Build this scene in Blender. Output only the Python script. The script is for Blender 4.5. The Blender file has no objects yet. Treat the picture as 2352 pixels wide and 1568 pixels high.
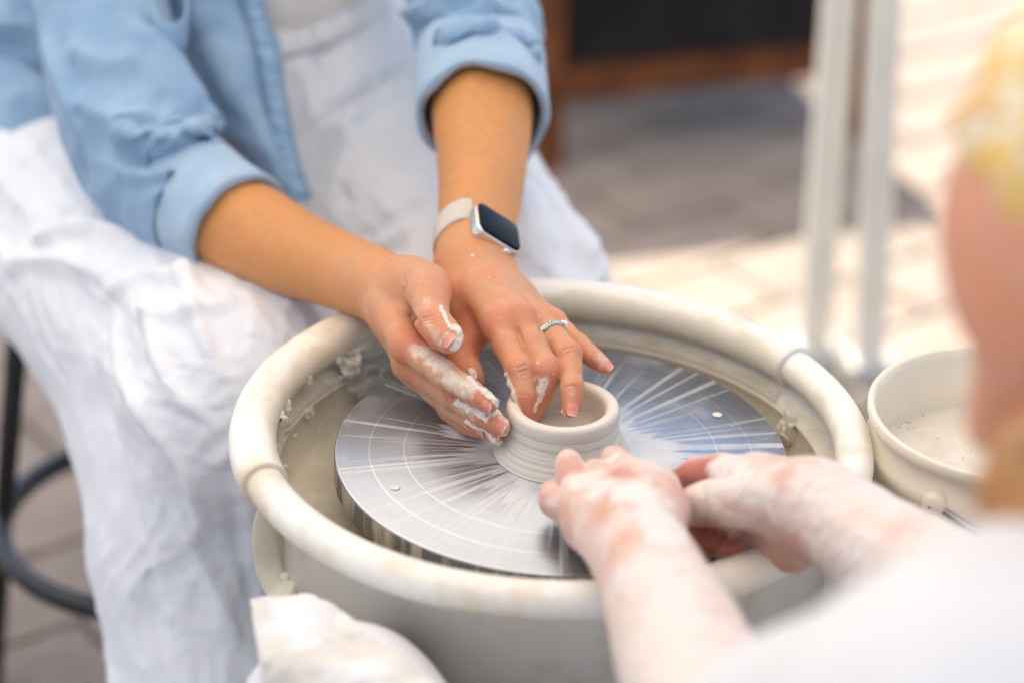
import bpy, bmesh, math, random
import numpy as np
from mathutils import Vector, Matrix
from mathutils.bvhtree import BVHTree

rng = np.random.default_rng(7)
random.seed(7)
sc = bpy.context.scene
COL = sc.collection

# ------------------------------------------------------------------ camera
W, H, FP = 2352.0, 1568.0, 5300.0          # picture frame used for measuring, focal length in its pixels
PITCH, ROLL, DIST = math.radians(27.5546), math.radians(1.8661), 1.52817
ZW = 0.56                                    # height of the wheel head above the pavement
_F = np.array([0, math.cos(PITCH), -math.sin(PITCH)])
_R0 = np.array([1.0, 0, 0]); _U0 = np.cross(_R0, _F)
_R = _R0 * math.cos(ROLL) + _U0 * math.sin(ROLL)
_U = _U0 * math.cos(ROLL) - _R0 * math.sin(ROLL)
CAM = np.array([0, 0, ZW]) - DIST * (_F + _R * (1288.857 - W / 2) / FP - _U * (1032.887 - H / 2) / FP)
cd = bpy.data.cameras.new('camera'); cam = bpy.data.objects.new('camera', cd); COL.objects.link(cam)
cam.matrix_world = Matrix(((_R[0], _U[0], -_F[0], CAM[0]), (_R[1], _U[1], -_F[1], CAM[1]), (_R[2], _U[2], -_F[2], CAM[2]), (0, 0, 0, 1)))
cd.sensor_width = 36.0; cd.lens = 36.0 * FP / W
cd.clip_start = 0.05; cd.clip_end = 500
cd.dof.use_dof = True; cd.dof.focus_distance = 1.515; cd.dof.aperture_fstop = 2.4
sc.camera = cam

# ------------------------------------------------------------------ light
SUN_EL, SUN_AZ = math.radians(64), math.atan2(0.30, -0.95)   # light travels towards (+0.30, -0.95) on the ground
wd = bpy.data.worlds.new('World'); sc.world = wd; wd.use_nodes = True
nt = wd.node_tree; nt.nodes.clear()
sky = nt.nodes.new('ShaderNodeTexSky'); sky.sky_type = 'NISHITA'; sky.sun_disc = False
sky.sun_elevation = SUN_EL
sky.sun_rotation = math.atan2(-0.30, 0.95)
bg = nt.nodes.new('ShaderNodeBackground'); bg.inputs[1].default_value = 0.125
wo = nt.nodes.new('ShaderNodeOutputWorld')
nt.links.new(sky.outputs[0], bg.inputs[0]); nt.links.new(bg.outputs[0], wo.inputs[0])
sd = bpy.data.lights.new('sun', 'SUN'); sd.energy = 5.0; sd.angle = math.radians(0.6); sd.color = (1, 0.94, 0.84)
so = bpy.data.objects.new('sun', sd); COL.objects.link(so)
_sdir = Vector((0.30, -0.95, -math.tan(SUN_EL) * math.hypot(0.30, 0.95)))
so.rotation_euler = _sdir.to_track_quat('-Z', 'Y').to_euler(); so.location = (-1, 3, 6)
sc.view_settings.view_transform = 'Standard'; sc.view_settings.look = 'None'
sc.view_settings.gamma = 1.0; sc.view_settings.exposure = 1.04
sc.view_settings.use_curve_mapping = False
sc.render.engine = 'CYCLES'
sc.cycles.use_denoising = True
sc.cycles.max_bounces = 6; sc.cycles.diffuse_bounces = 4; sc.cycles.transmission_bounces = 5
sc.cycles.sample_clamp_indirect = 6.0

# ------------------------------------------------------------------ helpers: space
def P(x, y, d):
    """a measured direction at a distance d along the view axis -> a point of the place"""
    return CAM + d * (_F + _R * (x - W / 2) / FP - _U * (y - H / 2) / FP)
def ray(x, y):
    v = _F + _R * (x - W / 2) / FP - _U * (y - H / 2) / FP
    return v / np.linalg.norm(v)
def PZ(x, y, z):
    v = ray(x, y); return CAM + v * ((z - CAM[2]) / v[2])
def PY(x, y, Y):
    v = ray(x, y); return CAM + v * ((Y - CAM[1]) / v[1])
def A(x, y): return (826.9 + x * .32222, 551.25 + y * .32222)
def B(x, y): return (1249.5 + x * .2226, 992.25 + y * .2226)
def Cc(x, y): return (1525.1 + x * .22267, 1010.6 + y * .22267)

# ------------------------------------------------------------------ helpers: numpy noise
def _hash(i, j, k, s):
    n = (i * 374761393 + j * 668265263 + k * 2147483647 + s * 974634497) & 0xffffffff
    n = ((n ^ (n >> 13)) * 1274126177) & 0xffffffff
    n = n ^ (n >> 16)
    return (n & 0xffff) / 32767.5 - 1.0
def noise(p, s=0):
    p = np.asarray(p, float); i = np.floor(p).astype(np.int64); f = p - i
    u = f * f * f * (f * (f * 6 - 15) + 10)
    r = 0
    for a in (0, 1):
        for b in (0, 1):
            for c in (0, 1):
                w = (u[:, 0] if a else 1 - u[:, 0]) * (u[:, 1] if b else 1 - u[:, 1]) * (u[:, 2] if c else 1 - u[:, 2])
                r = r + w * _hash(i[:, 0] + a, i[:, 1] + b, i[:, 2] + c, s)
    return r
def fbm(p, s=0, o=3):
    p = np.asarray(p, float)
    return sum(noise(p * 2 ** k + 17.3 * k, s + k) / 2 ** k for k in range(o))
def sstep(a, b, x):
    t = np.clip((x - a) / (b - a), 0, 1); return t * t * (3 - 2 * t)

# ------------------------------------------------------------------ helpers: meshes
class M:
    """vertices + quads/tris in numpy"""
    def __init__(s, V, Fc): s.V = np.asarray(V, float); s.F = np.asarray(Fc, int); s.attr = {}
    def normals(s):
        a = s.V[s.F]
        n = np.cross(a[:, 2] - a[:, 0], a[:, -1] - a[:, 1]) if s.F.shape[1] == 4 else np.cross(a[:, 1] - a[:, 0], a[:, 2] - a[:, 0])
        N = np.zeros_like(s.V)
        for k in range(s.F.shape[1]):
            for c in range(3): N[:, c] += np.bincount(s.F[:, k], n[:, c], len(s.V))
        return N / (np.linalg.norm(N, axis=1)[:, None] + 1e-12)
    def smooth(s, it=1, lam=.5):
        k = s.F.shape[1]
        e = np.concatenate([s.F[:, [i, (i + 1) % k]] for i in range(k)])
        e = np.concatenate([e, e[:, ::-1]])
        cnt = np.bincount(e[:, 0], minlength=len(s.V)) + 1e-9
        for _ in range(it):
            av = np.stack([np.bincount(e[:, 0], s.V[e[:, 1], c], len(s.V)) / cnt for c in range(3)], 1)
            s.V += lam * (av - s.V)
        return s
    def bvh(s): return BVHTree.FromPolygons(s.V.tolist(), s.F.tolist())
    def push(s, h): s.V += s.normals() * np.asarray(h)[:, None]; return s
def join(ms):
    V, Fs, off = [], [], 0; keys = set(k for m in ms for k in m.attr)
    at = {k: [] for k in keys}
    for m in ms:
        V.append(m.V); f = m.F
        Fs.append(f + off); off += len(m.V)
        for k in keys: at[k].append(m.attr.get(k, np.zeros(len(m.V))))
    o = M(np.concatenate(V), np.concatenate(Fs)); o.attr = {k: np.concatenate(v) for k, v in at.items()}
    return o
def link(name, me, mat, parent=None):
    o = bpy.data.objects.new(name, me); COL.objects.link(o)
    if mat is not None: me.materials.append(mat)
    if parent is not None:
        o.parent = parent; o.matrix_parent_inverse = Matrix.Translation(-parent.location)
    return o
def build(name, m, mat, parent=None, smooth=True):
    me = bpy.data.meshes.new(name)
    n, k = m.F.shape
    me.vertices.add(len(m.V)); me.vertices.foreach_set('co', m.V.astype(np.float32).ravel())
    me.loops.add(n * k); me.loops.foreach_set('vertex_index', m.F.astype(np.int32).ravel())
    me.polygons.add(n); me.polygons.foreach_set('loop_start', np.arange(0, n * k, k, dtype=np.int32))
    me.update(calc_edges=True); me.validate()
    me.polygons.foreach_set('use_smooth', np.full(len(me.polygons), smooth))
    for kx, v in m.attr.items():
        a = me.attributes.new(kx, 'FLOAT', 'POINT'); a.data.foreach_set('value', np.asarray(v, np.float32))
    return link(name, me, mat, parent)
def from_bm(name, bm, mat, parent=None, smooth=False, bevel=0, seg=2):
    if bevel: bmesh.ops.bevel(bm, geom=bm.edges[:] + bm.verts[:], offset=bevel, segments=seg, affect='EDGES', profile=.5)
    bmesh.ops.recalc_face_normals(bm, faces=bm.faces[:])
    me = bpy.data.meshes.new(name); bm.to_mesh(me); bm.free()
    for p in me.polygons: p.use_smooth = smooth
    return link(name, me, mat, parent)
def empty(name, loc, label=None, cat=None, group=None):
    o = bpy.data.objects.new(name, None); COL.objects.link(o); o.location = loc; o.empty_display_size = .1
    tag(o, label, cat, group); return o
def tag(o, label=None, cat=None, group=None, kind=None):
    if label: o['label'] = label
    if cat: o['category'] = cat
    if group: o['group'] = group
    if kind: o['kind'] = kind
    return o
def crom(pts, n):
    """Catmull-Rom through points (rows), n samples"""
    p = np.asarray(pts, float); p = np.vstack([2 * p[0] - p[1], p, 2 * p[-1] - p[-2]])
    t = np.linspace(0, len(p) - 3 - 1e-9, n); i = t.astype(int); u = (t - i)[:, None]
    a, b, c, d = p[i], p[i + 1], p[i + 2], p[i + 3]
    return .5 * (2 * b + (c - a) * u + (2 * a - 5 * b + 4 * c - d) * u ** 2 + (3 * b - a - 3 * c + d) * u ** 3)
def frames(c):
    T = np.gradient(c, axis=0); T /= np.linalg.norm(T, axis=1)[:, None] + 1e-12
    e = np.cross(T[0], [0.02, .1, 1.0]); e /= np.linalg.norm(e); E1 = []
    for t in T:
        e = e - t * (e @ t); e /= np.linalg.norm(e); E1.append(e.copy())
    E1 = np.array(E1); return T, E1, np.cross(T, E1)
def sweep(c, r, nt_=24, caps=False, closed=False, prof=None):
    """tube round a 3-D line; r = radius per ring or (n, 2) for two half axes"""
    c = np.asarray(c, float); n = len(c); r = np.broadcast_to(np.asarray(r, float).reshape(-1, 1) if np.ndim(r) < 2 else r, (n, 1 if np.ndim(r) < 2 else 2))
    if closed:
        T = np.roll(c, -1, 0) - np.roll(c, 1, 0); T /= np.linalg.norm(T, axis=1)[:, None]
        ax = np.cross(c[0] - c.mean(0), c[n // 4] - c.mean(0)); ax /= np.linalg.norm(ax)
        E2 = np.tile(ax, (n, 1)); E1 = np.cross(T, E2); E1 /= np.linalg.norm(E1, axis=1)[:, None]
    else: T, E1, E2 = frames(c)
    th = np.linspace(0, 2 * np.pi, nt_, endpoint=False)
    rx, ry = r[:, :1], r[:, -1:]
    V = c[:, None] + rx[:, :, None] * np.cos(th)[None, :, None] * E1[:, None] + ry[:, :, None] * np.sin(th)[None, :, None] * E2[:, None]
    i, j = np.meshgrid(np.arange(n if closed else n - 1), np.arange(nt_), indexing='ij')
    i2, j2 = (i + 1) % n, (j + 1) % nt_
    Fq = np.stack([i * nt_ + j, i * nt_ + j2, i2 * nt_ + j2, i2 * nt_ + j], -1).reshape(-1, 4)
    V = V.reshape(-1, 3)
    if caps:
        b = len(V)
        V, Fq = _cap(V[:b], Fq, c, T, n, nt_, r)
    return M(V, Fq)
def _cap(V, Fq, c, T, n, nt_, r):
    """rounded end caps made of shrinking rings"""
    V = V.copy(); rows0, rows1 = V[:nt_], V[(n - 1) * nt_:n * nt_]
    out = [V]; off = len(V)
    for rows, cc, sgn, base in ((rows0, c[0], -1, 0), (rows1, c[-1], 1, (n - 1) * nt_)):
        t = T[0] if sgn < 0 else T[-1]; R_ = np.linalg.norm(rows - cc, axis=1).mean(); prev = np.arange(nt_) + base
        for a in (.35, .65, .9, .995):
            ring = cc + (rows - cc) * math.sqrt(1 - a * a) + sgn * t * R_ * .45 * a
            out.append(ring); cur = np.arange(nt_) + off; off += nt_
            j2 = (np.arange(nt_) + 1) % nt_
            q = np.stack([prev, prev[j2], cur[j2], cur], 1)
            Fq = np.vstack([Fq, q if sgn > 0 else q[:, ::-1]]); prev = cur
    return np.vstack(out), Fq
def sheet(rows, nu, nv):
    """smooth sheet through a grid of 3-D points"""
    g = np.array([crom(r, nu) for r in rows]); g = np.stack([crom(g[:, k], nv) for k in range(nu)], 1)
    i, j = np.meshgrid(np.arange(nv - 1), np.arange(nu - 1), indexing='ij')
    Fq = np.stack([i * nu + j, (i + 1) * nu + j, (i + 1) * nu + j + 1, i * nu + j + 1], -1).reshape(-1, 4)
    return M(g.reshape(-1, 3), Fq)
def thicken(m, t):
    """close a sheet into a solid of thickness t (offset against its normals)"""
    N = m.normals(); n = len(m.V); F2 = m.F[:, ::-1] + n
    e = np.concatenate([m.F[:, [i, (i + 1) % 4]] for i in range(4)])
    key = set(map(tuple, e.tolist())); bd = np.array([x for x in key if (x[1], x[0]) not in key])
    side = np.stack([bd[:, 1], bd[:, 0], bd[:, 0] + n, bd[:, 1] + n], 1)
    o = M(np.vstack([m.V, m.V - N * t]), np.vstack([m.F, F2, side]))
    o.attr = {k: np.concatenate([v, v]) for k, v in m.attr.items()}; return o
def polydist(V, pl):
    pl = np.asarray(pl, float); best = np.full(len(V), 1e9); tt = np.zeros(len(V)); L = 0
    seg = np.linalg.norm(np.diff(pl, axis=0), axis=1); tot = seg.sum() + 1e-9
    for a, b, l in zip(pl[:-1], pl[1:], seg):
        ab = b - a; t = np.clip((V - a) @ ab / (ab @ ab + 1e-12), 0, 1)
        d = np.linalg.norm(V - a - t[:, None] * ab, axis=1); m = d < best
        best[m] = d[m]; tt[m] = (L + t[m] * l) / tot; L += l
    return best, tt
def onto(bvh, pts):
    """follow measured directions until they meet a surface"""
    out = []
    for p in pts:
        d = ray(*p[:2]); hit = bvh.ray_cast(Vector(CAM), Vector(d))
        if hit[0] is not None: out.append(np.array(hit[0]))
    return np.array(out)
def folds(m, specs, jitter=0.3, seed=3):
    """raise ridges (height > 0) or press creases (< 0) along lines that lie on the surface"""
    b = m.bvh(); h = np.zeros(len(m.V)); jj = noise(m.V * 40, seed)
    for pl, w, a in specs:
        dense = crom(np.array(pl, float), 14) if len(pl) > 1 else np.array(pl)
        q = onto(b, dense)
        if len(q) < 2: continue
        d, t = polydist(m.V, q); tap = np.clip(np.minimum(t, 1 - t) * 5, 0, 1)
        h += a * tap * np.exp(-(d / (w * (1 + jitter * jj))) ** 2)
    return m.push(h)

# ------------------------------------------------------------------ helpers: distance fields
def smin(a, b, k):
    h = np.clip(.5 + .5 * (b - a) / k, 0, 1); return b + (a - b) * h - k * h * (1 - h)
class Field:
    def __init__(s, lo, hi, h):
        s.h = h; s.lo = np.array(lo, float); s.n = np.ceil((np.array(hi) - s.lo) / h).astype(int) + 1
        s.G = np.full(s.n, 1e3, np.float32)
    def box(s, lo, hi):
        i0 = np.clip(np.floor((lo - s.lo) / s.h).astype(int), 0, s.n - 1); i1 = np.clip(np.ceil((hi - s.lo) / s.h).astype(int) + 1, 1, s.n)
        return tuple(slice(a, b) for a, b in zip(i0, i1)), i0, i1
    def pts(s, i0, i1):
        ax = [s.lo[c] + s.h * np.arange(i0[c], i1[c], dtype=np.float32) for c in range(3)]
        return ax[0][:, None, None], ax[1][None, :, None], ax[2][None, None, :]
    @staticmethod
    def cone(p, a, b, ra, rb, flat=None):
        x, y, z = p[0] - a[0], p[1] - a[1], p[2] - a[2]
        ab = b - a; L = ab @ ab + 1e-12
        t = np.clip((x * ab[0] + y * ab[1] + z * ab[2]) / L, 0, 1)
        x, y, z = x - t * ab[0], y - t * ab[1], z - t * ab[2]
        if flat is not None:
            n, f = flat; q = (x * n[0] + y * n[1] + z * n[2]) * (1 / f - 1)
            x, y, z = x + q * n[0], y + q * n[1], z + q * n[2]
        return (np.sqrt(x * x + y * y + z * z) - (ra + (rb - ra) * t)).astype(np.float32)
    def chain(s, prims, G=None):
        """prims: (a, b, ra, rb, k[, flat]); blended into G in place"""
        G = s.G if G is None else G
        for pr in prims:
            a, b, ra, rb, k = pr[:5]; fl = pr[5] if len(pr) > 5 else None
            a, b = np.asarray(a, float), np.asarray(b, float); mg = max(ra, rb) + k + 3 * s.h
            sl, i0, i1 = s.box(np.minimum(a, b) - mg, np.maximum(a, b) + mg)
            d = s.cone(s.pts(i0, i1), a, b, ra, rb, fl)
            G[sl] = smin(G[sl], d, k)
        return G
    def limb(s, prims, k, base):
        """a finger: own chain first, then blended with the base field only"""
        a = np.array([p[0] for p in prims] + [p[1] for p in prims]); mg = max(max(p[2], p[3]) for p in prims) + k + 4 * s.h
        sl, i0, i1 = s.box(a.min(0) - mg, a.max(0) + mg); pt = s.pts(i0, i1)
        g = None
        for pr in prims:
            d = s.cone(pt, np.asarray(pr[0], float), np.asarray(pr[1], float), pr[2], pr[3], pr[5] if len(pr) > 5 else None)
            g = d if g is None else smin(g, d, pr[4])
        s.G[sl] = np.minimum(s.G[sl], smin(base[sl], g, k))
    def mesh(s, it=2):
        G = s.G; sg = G < 0
        c = np.zeros(np.array(G.shape) - 1, np.int8)
        for a in (0, 1):
            for b in (0, 1):
                for d in (0, 1): c += sg[a:a + c.shape[0], b:b + c.shape[1], d:d + c.shape[2]]
        act = np.argwhere((c > 0) & (c < 8)); idx = np.full(c.shape, -1, np.int32); idx[tuple(act.T)] = np.arange(len(act))
        acc = np.zeros((len(act), 3)); cnt = np.zeros(len(act))
        cor = [(a, b, d) for a in (0, 1) for b in (0, 1) for d in (0, 1)]
        val = {q: G[act[:, 0] + q[0], act[:, 1] + q[1], act[:, 2] + q[2]] for q in cor}
        for q in cor:
            for ax in range(3):
                if q[ax]: continue
                r = list(q); r[ax] = 1; r = tuple(r); va, vb = val[q], val[r]
                m = (va < 0) != (vb < 0); t = va[m] / (va[m] - vb[m])
                p = np.tile(np.array(q, float), (m.sum(), 1)); p[:, ax] += t
                acc[m] += p; cnt[m] += 1
        V = s.lo + s.h * (act + acc / cnt[:, None]); Fs = []
        for ax in range(3):
            sl0 = [slice(None)] * 3; sl1 = [slice(None)] * 3; sl0[ax] = slice(0, -1); sl1[ax] = slice(1, None)
            d = sg[tuple(sl0)].astype(np.int8) - sg[tuple(sl1)].astype(np.int8)
            e = np.argwhere(d != 0); o1, o2 = (ax + 1) % 3, (ax + 2) % 3
            ok = (e[:, o1] > 0) & (e[:, o2] > 0) & (e[:, o1] < G.shape[o1] - 1) & (e[:, o2] < G.shape[o2] - 1); e = e[ok]
            sgn = d[tuple(e.T)]
            def nb(a, b):
                q = e.copy(); q[:, o1] -= a; q[:, o2] -= b; return idx[tuple(q.T)]
            f = np.stack([nb(1, 1), nb(0, 1), nb(0, 0), nb(1, 0)], 1)
            f[sgn < 0] = f[sgn < 0][:, ::-1]; Fs.append(f)
        return M(V, np.concatenate(Fs)).smooth(it)

# ------------------------------------------------------------------ materials
def mat(name):
    m = bpy.data.materials.new(name); m.use_nodes = True; n = m.node_tree.nodes; n.clear()
    out = n.new('ShaderNodeOutputMaterial'); b = n.new('ShaderNodeBsdfPrincipled')
    m.node_tree.links.new(b.outputs[0], out.inputs[0]); return m, m.node_tree, b, out
def nd(t, typ, **kw):
    n = t.nodes.new(typ)
    for k, v in kw.items(): setattr(n, k, v)
    return n
def setin(n, key, v, t=None):
    if hasattr(v, 'is_output') or hasattr(v, 'links'): n.id_data.links.new(v, n.inputs[key])
    else: n.inputs[key].default_value = v
def co(t, kind='Object'):
    return nd(t, 'ShaderNodeTexCoord').outputs[kind]
def tex(t, vec, scale, detail=3, rough=.55, dist=0):
    n = nd(t, 'ShaderNodeTexNoise'); setin(n, 'Vector', vec); setin(n, 'Scale', scale); setin(n, 'Detail', detail); setin(n, 'Roughness', rough); setin(n, 'Distortion', dist)
    return n.outputs['Fac']
def mapr(t, v, a, b, c=0., d=1., smooth=True):
    n = nd(t, 'ShaderNodeMapRange'); n.interpolation_type = 'SMOOTHSTEP' if smooth else 'LINEAR'
    setin(n, 0, v); setin(n, 1, a); setin(n, 2, b); setin(n, 3, c); setin(n, 4, d); return n.outputs[0]
def math_(t, op, a, b=0., c=0.):
    n = nd(t, 'ShaderNodeMath', operation=op); setin(n, 0, a); setin(n, 1, b)
    if op in ('MULTIPLY_ADD',): setin(n, 2, c)
    return n.outputs[0]
def mixc(t, f, a, b):
    n = nd(t, 'ShaderNodeMix', data_type='RGBA'); setin(n, 0, f)
    setin(n, 6, a if not isinstance(a, tuple) else (*a, 1)); setin(n, 7, b if not isinstance(b, tuple) else (*b, 1)); return n.outputs[2]
def mixf(t, f, a, b):
    n = nd(t, 'ShaderNodeMix', data_type='FLOAT'); setin(n, 0, f); setin(n, 2, a); setin(n, 3, b); return n.outputs[0]
def bump(t, h, strength, dist, normal=None):
    n = nd(t, 'ShaderNodeBump'); setin(n, 'Height', h); setin(n, 'Strength', strength); setin(n, 'Distance', dist)
    if normal is not None: setin(n, 'Normal', normal)
    return n.outputs[0]
def attr(t, name): return nd(t, 'ShaderNodeAttribute', attribute_name=name).outputs['Fac']
def simple(name, col, rough=.5, metal=0., var=.12, scale=30, bmp=.0, bscale=200, bd=.001, spec=.5):
    m, t, b, o = mat(name); c = co(t)
    n = tex(t, c, scale)
    col2 = tuple(max(0, x * (1 - var)) for x in col); col3 = tuple(min(1, x * (1 + var)) for x in col)
    setin(b, 'Base Color', mixc(t, mapr(t, n, .3, .7), col2, col3)); setin(b, 'Roughness', mixf(t, tex(t, c, scale * 2.3), rough * .85, min(1, rough * 1.15)))
    b.inputs['Metallic'].default_value = metal; b.inputs['Specular IOR Level'].default_value = spec
    if bmp: setin(b, 'Normal', bump(t, tex(t, c, bscale, 4), bmp, bd))
    return m
CLAY = (.74, .67, .56)
def skin_mat(name, base, red, claycol=(.78, .70, .57), soft=(.25, .75, .75), tan=None):
    m, t, b, o = mat(name); c = co(t)
    mot = tex(t, c, 45, 4); fine = tex(t, c, 350, 3)
    col = mixc(t, mapr(t, mot, .35, .7), base, tuple(x * y for x, y in zip(base, (1.08, .88, .74))))
    col = mixc(t, mapr(t, tex(t, c, 150, 4, .65), .42, .66, 0, .45), col, tuple(x * y for x, y in zip(base, (.98, .78, .66))))
    if tan:
        tcol = mixc(t, mapr(t, mot, .35, .7), tan, tuple(x * y for x, y in zip(tan, (1.10, 1.02, .95)))); tcol = mixc(t, mapr(t, tex(t, c, 130, 4, .65), .45, .68, 0, .5), tcol, tuple(x * y for x, y in zip(tan, (.92, .80, .68))))
        col = mixc(t, attr(t, 'tan'), col, tcol)
    col = mixc(t, math_(t, 'MULTIPLY', attr(t, 'red'), 1.), col, red)
    col = mixc(t, mapr(t, tex(t, c, 900, 2), .66, .76, 0, .25), col, tuple(x * .72 for x in base))
    cl = attr(t, 'clay')
    clm = mapr(t, math_(t, 'ADD', cl, math_(t, 'MULTIPLY', math_(t, 'SUBTRACT', tex(t, c, 260, 4, .65), .5), soft[2])), soft[0], soft[1])
    setin(b, 'Base Color', mixc(t, clm, col, claycol))
    setin(b, 'Roughness', mixf(t, clm, mixf(t, fine, .36, .52), mixf(t, fine, .28, .6)))
    b.inputs['Subsurface Weight'].default_value = .18; b.inputs['Subsurface Radius'].default_value = (1, .35, .18); b.inputs['Subsurface Scale'].default_value = .004
    vor = nd(t, 'ShaderNodeTexVoronoi', feature='DISTANCE_TO_EDGE'); setin(vor, 'Vector', c); setin(vor, 'Scale', 900)
    h = math_(t, 'ADD', math_(t, 'MULTIPLY', mapr(t, vor.outputs['Distance'], 0, .25), math_(t, 'SUBTRACT', 1, clm)), math_(t, 'MULTIPLY', tex(t, c, 420, 4), math_(t, 'ADD', .6, math_(t, 'MULTIPLY', clm, 2.2))))
    setin(b, 'Normal', bump(t, h, .38, .0006)); b.inputs['Specular IOR Level'].default_value = .5
    return m
MAT = {}
MAT['skin1'] = skin_mat('skin_tanned', (.66, .335, .185), (.62, .19, .105), soft=(.08, 1.05, .95), tan=(.62, .272, .085))
MAT['skin2'] = skin_mat('skin_clay_dusted', (.68, .39, .28), (.60, .19, .14), (.79, .70, .63), soft=(0., 1.0, .45))
MAT['face'] = skin_mat('skin_face', (.70, .36, .235), (.64, .22, .14))
MAT['nail'] = simple('fingernail', (.68, .25, .165), .28, var=.08, scale=400)
MAT['nail_tip'] = simple('fingernail_tip', (.74, .46, .34), .3, var=.05, scale=400)
MAT['hair'] = simple('hair_brown', (.16, .07, .03), .45, var=.5, scale=300)
MAT['hair_ginger'] = simple('hair_ginger', (.42, .19, .06), .45, var=.4, scale=200)

def cloth_mat(name, base, dark, light, weave=1200, stain=None, wb=.25, crumple=0., mott=.35, lump=.12):
    m, t, b, o = mat(name); c = co(t)
    n1 = tex(t, c, 22, 4, .6); n2 = tex(t, c, 520, 4, .75)
    col = mixc(t, mapr(t, n1, .3, .72), dark, light); col = mixc(t, .5, col, base)
    col = mixc(t, mapr(t, n2, .52, .72, 0, mott), col, light); col = mixc(t, mapr(t, tex(t, c, 800, 3, .75), .48, .28, 0, mott), col, dark)
    st = attr(t, 'seam'); col = mixc(t, math_(t, 'MULTIPLY', st, .6), col, tuple(x * .55 for x in dark))
    if stain: col = mixc(t, mapr(t, tex(t, c, 14, 4, .65), .44, .60, 0, .85), col, stain)
    setin(b, 'Base Color', col); b.inputs['Roughness'].default_value = .9; b.inputs['Specular IOR Level'].default_value = .15
    b.inputs['Sheen Weight'].default_value = .15
    mp = nd(t, 'ShaderNodeMapping'); setin(mp, 'Vector', c); mp.inputs['Rotation'].default_value = (.4, .7, .3)
    w1 = nd(t, 'ShaderNodeTexWave'); setin(w1, 'Vector', mp.outputs[0]); setin(w1, 'Scale', weave / 4); setin(w1, 'Distortion', 2.); setin(w1, 'Detail', 1.)
    w2 = nd(t, 'ShaderNodeTexWave', bands_direction='Y'); setin(w2, 'Vector', mp.outputs[0]); setin(w2, 'Scale', weave / 4); setin(w2, 'Distortion', 2.); setin(w2, 'Detail', 1.)
    h = math_(t, 'ADD', math_(t, 'ADD', w1.outputs['Fac'], w2.outputs['Fac']), math_(t, 'MULTIPLY', n2, 3))
    nrm = bump(t, h, wb, .0006); nrm = bump(t, tex(t, c, 55, 4, .6, 1.2), lump, .004, nrm)
    if crumple:
        mpc = nd(t, 'ShaderNodeMapping'); setin(mpc, 'Vector', c); mpc.inputs['Rotation'].default_value = (.5, .9, .4); mpc.inputs['Scale'].default_value = (1, 1, .38)
        def ridge(sc_, ds): 
            n_ = tex(t, mpc.outputs[0], sc_, 1.5, .45, ds); return math_(t, 'POWER', math_(t, 'MAXIMUM', math_(t, 'SUBTRACT', 1, math_(t, 'ABSOLUTE', math_(t, 'MULTIPLY_ADD', n_, 5., -2.5))), 0.), 2.5)
        nrm = bump(t, math_(t, 'ADD', ridge(12, .6), math_(t, 'MULTIPLY', ridge(30, .5), .3)), crumple, .008, nrm)
    setin(b, 'Normal', nrm); return m
MAT['denim'] = cloth_mat('chambray_blue', (.28, .42, .575), (.19, .32, .48), (.40, .53, .65), crumple=.14, mott=.6)
MAT['denim_in'] = cloth_mat('chambray_turned_up', (.38, .51, .63), (.29, .42, .56), (.47, .585, .69), mott=.6)
MAT['linen'] = cloth_mat('white_linen', (.81, .80, .81), (.78, .765, .785), (.85, .845, .85), crumple=.12, mott=.12, lump=.04)
MAT['tee'] = cloth_mat('cream_jersey', (.74, .70, .65), (.70, .66, .60), (.78, .74, .69))
MAT['tee2'] = cloth_mat('white_jersey', (.74, .72, .71), (.71, .69, .68), (.77, .75, .74))
MAT['apron'] = cloth_mat('clay_stained_canvas', (.80, .79, .77), (.66, .65, .64), (.85, .84, .82), stain=(.70, .63, .54), crumple=.3)

def clay_mat():
    m, t, b, o = mat('wet_clay'); c = co(t)
    sp = nd(t, 'ShaderNodeSeparateXYZ'); setin(sp, 0, c); z = sp.outputs[2]
    cz = nd(t, 'ShaderNodeCombineXYZ'); setin(cz, 2, z)
    ring = tex(t, cz.outputs[0], 900, 4, .7); big = tex(t, cz.outputs[0], 160, 3)
    col = mixc(t, mapr(t, big, .3, .7), (.68, .59, .475), (.77, .685, .57)); col = mixc(t, mapr(t, ring, .6, .75, 0, .5), col, (.82, .75, .64))
    setin(b, 'Base Color', col); setin(b, 'Roughness', mixf(t, ring, .26, .5)); setin(b, 'Normal', bump(t, ring, .3, .0006))
    b.inputs['Subsurface Weight'].default_value = .05; b.inputs['Subsurface Scale'].default_value = .003
    return m
MAT['clay'] = clay_mat()
MAT['slip'] = simple('clay_slip', CLAY, .42, var=.08, scale=120, bmp=.4, bscale=300, bd=.001)
MAT['slip_dark'] = simple('clay_slip_drying', (.78, .70, .56), .6, var=.12, scale=60, bmp=.4, bscale=220, bd=.0015)

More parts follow.
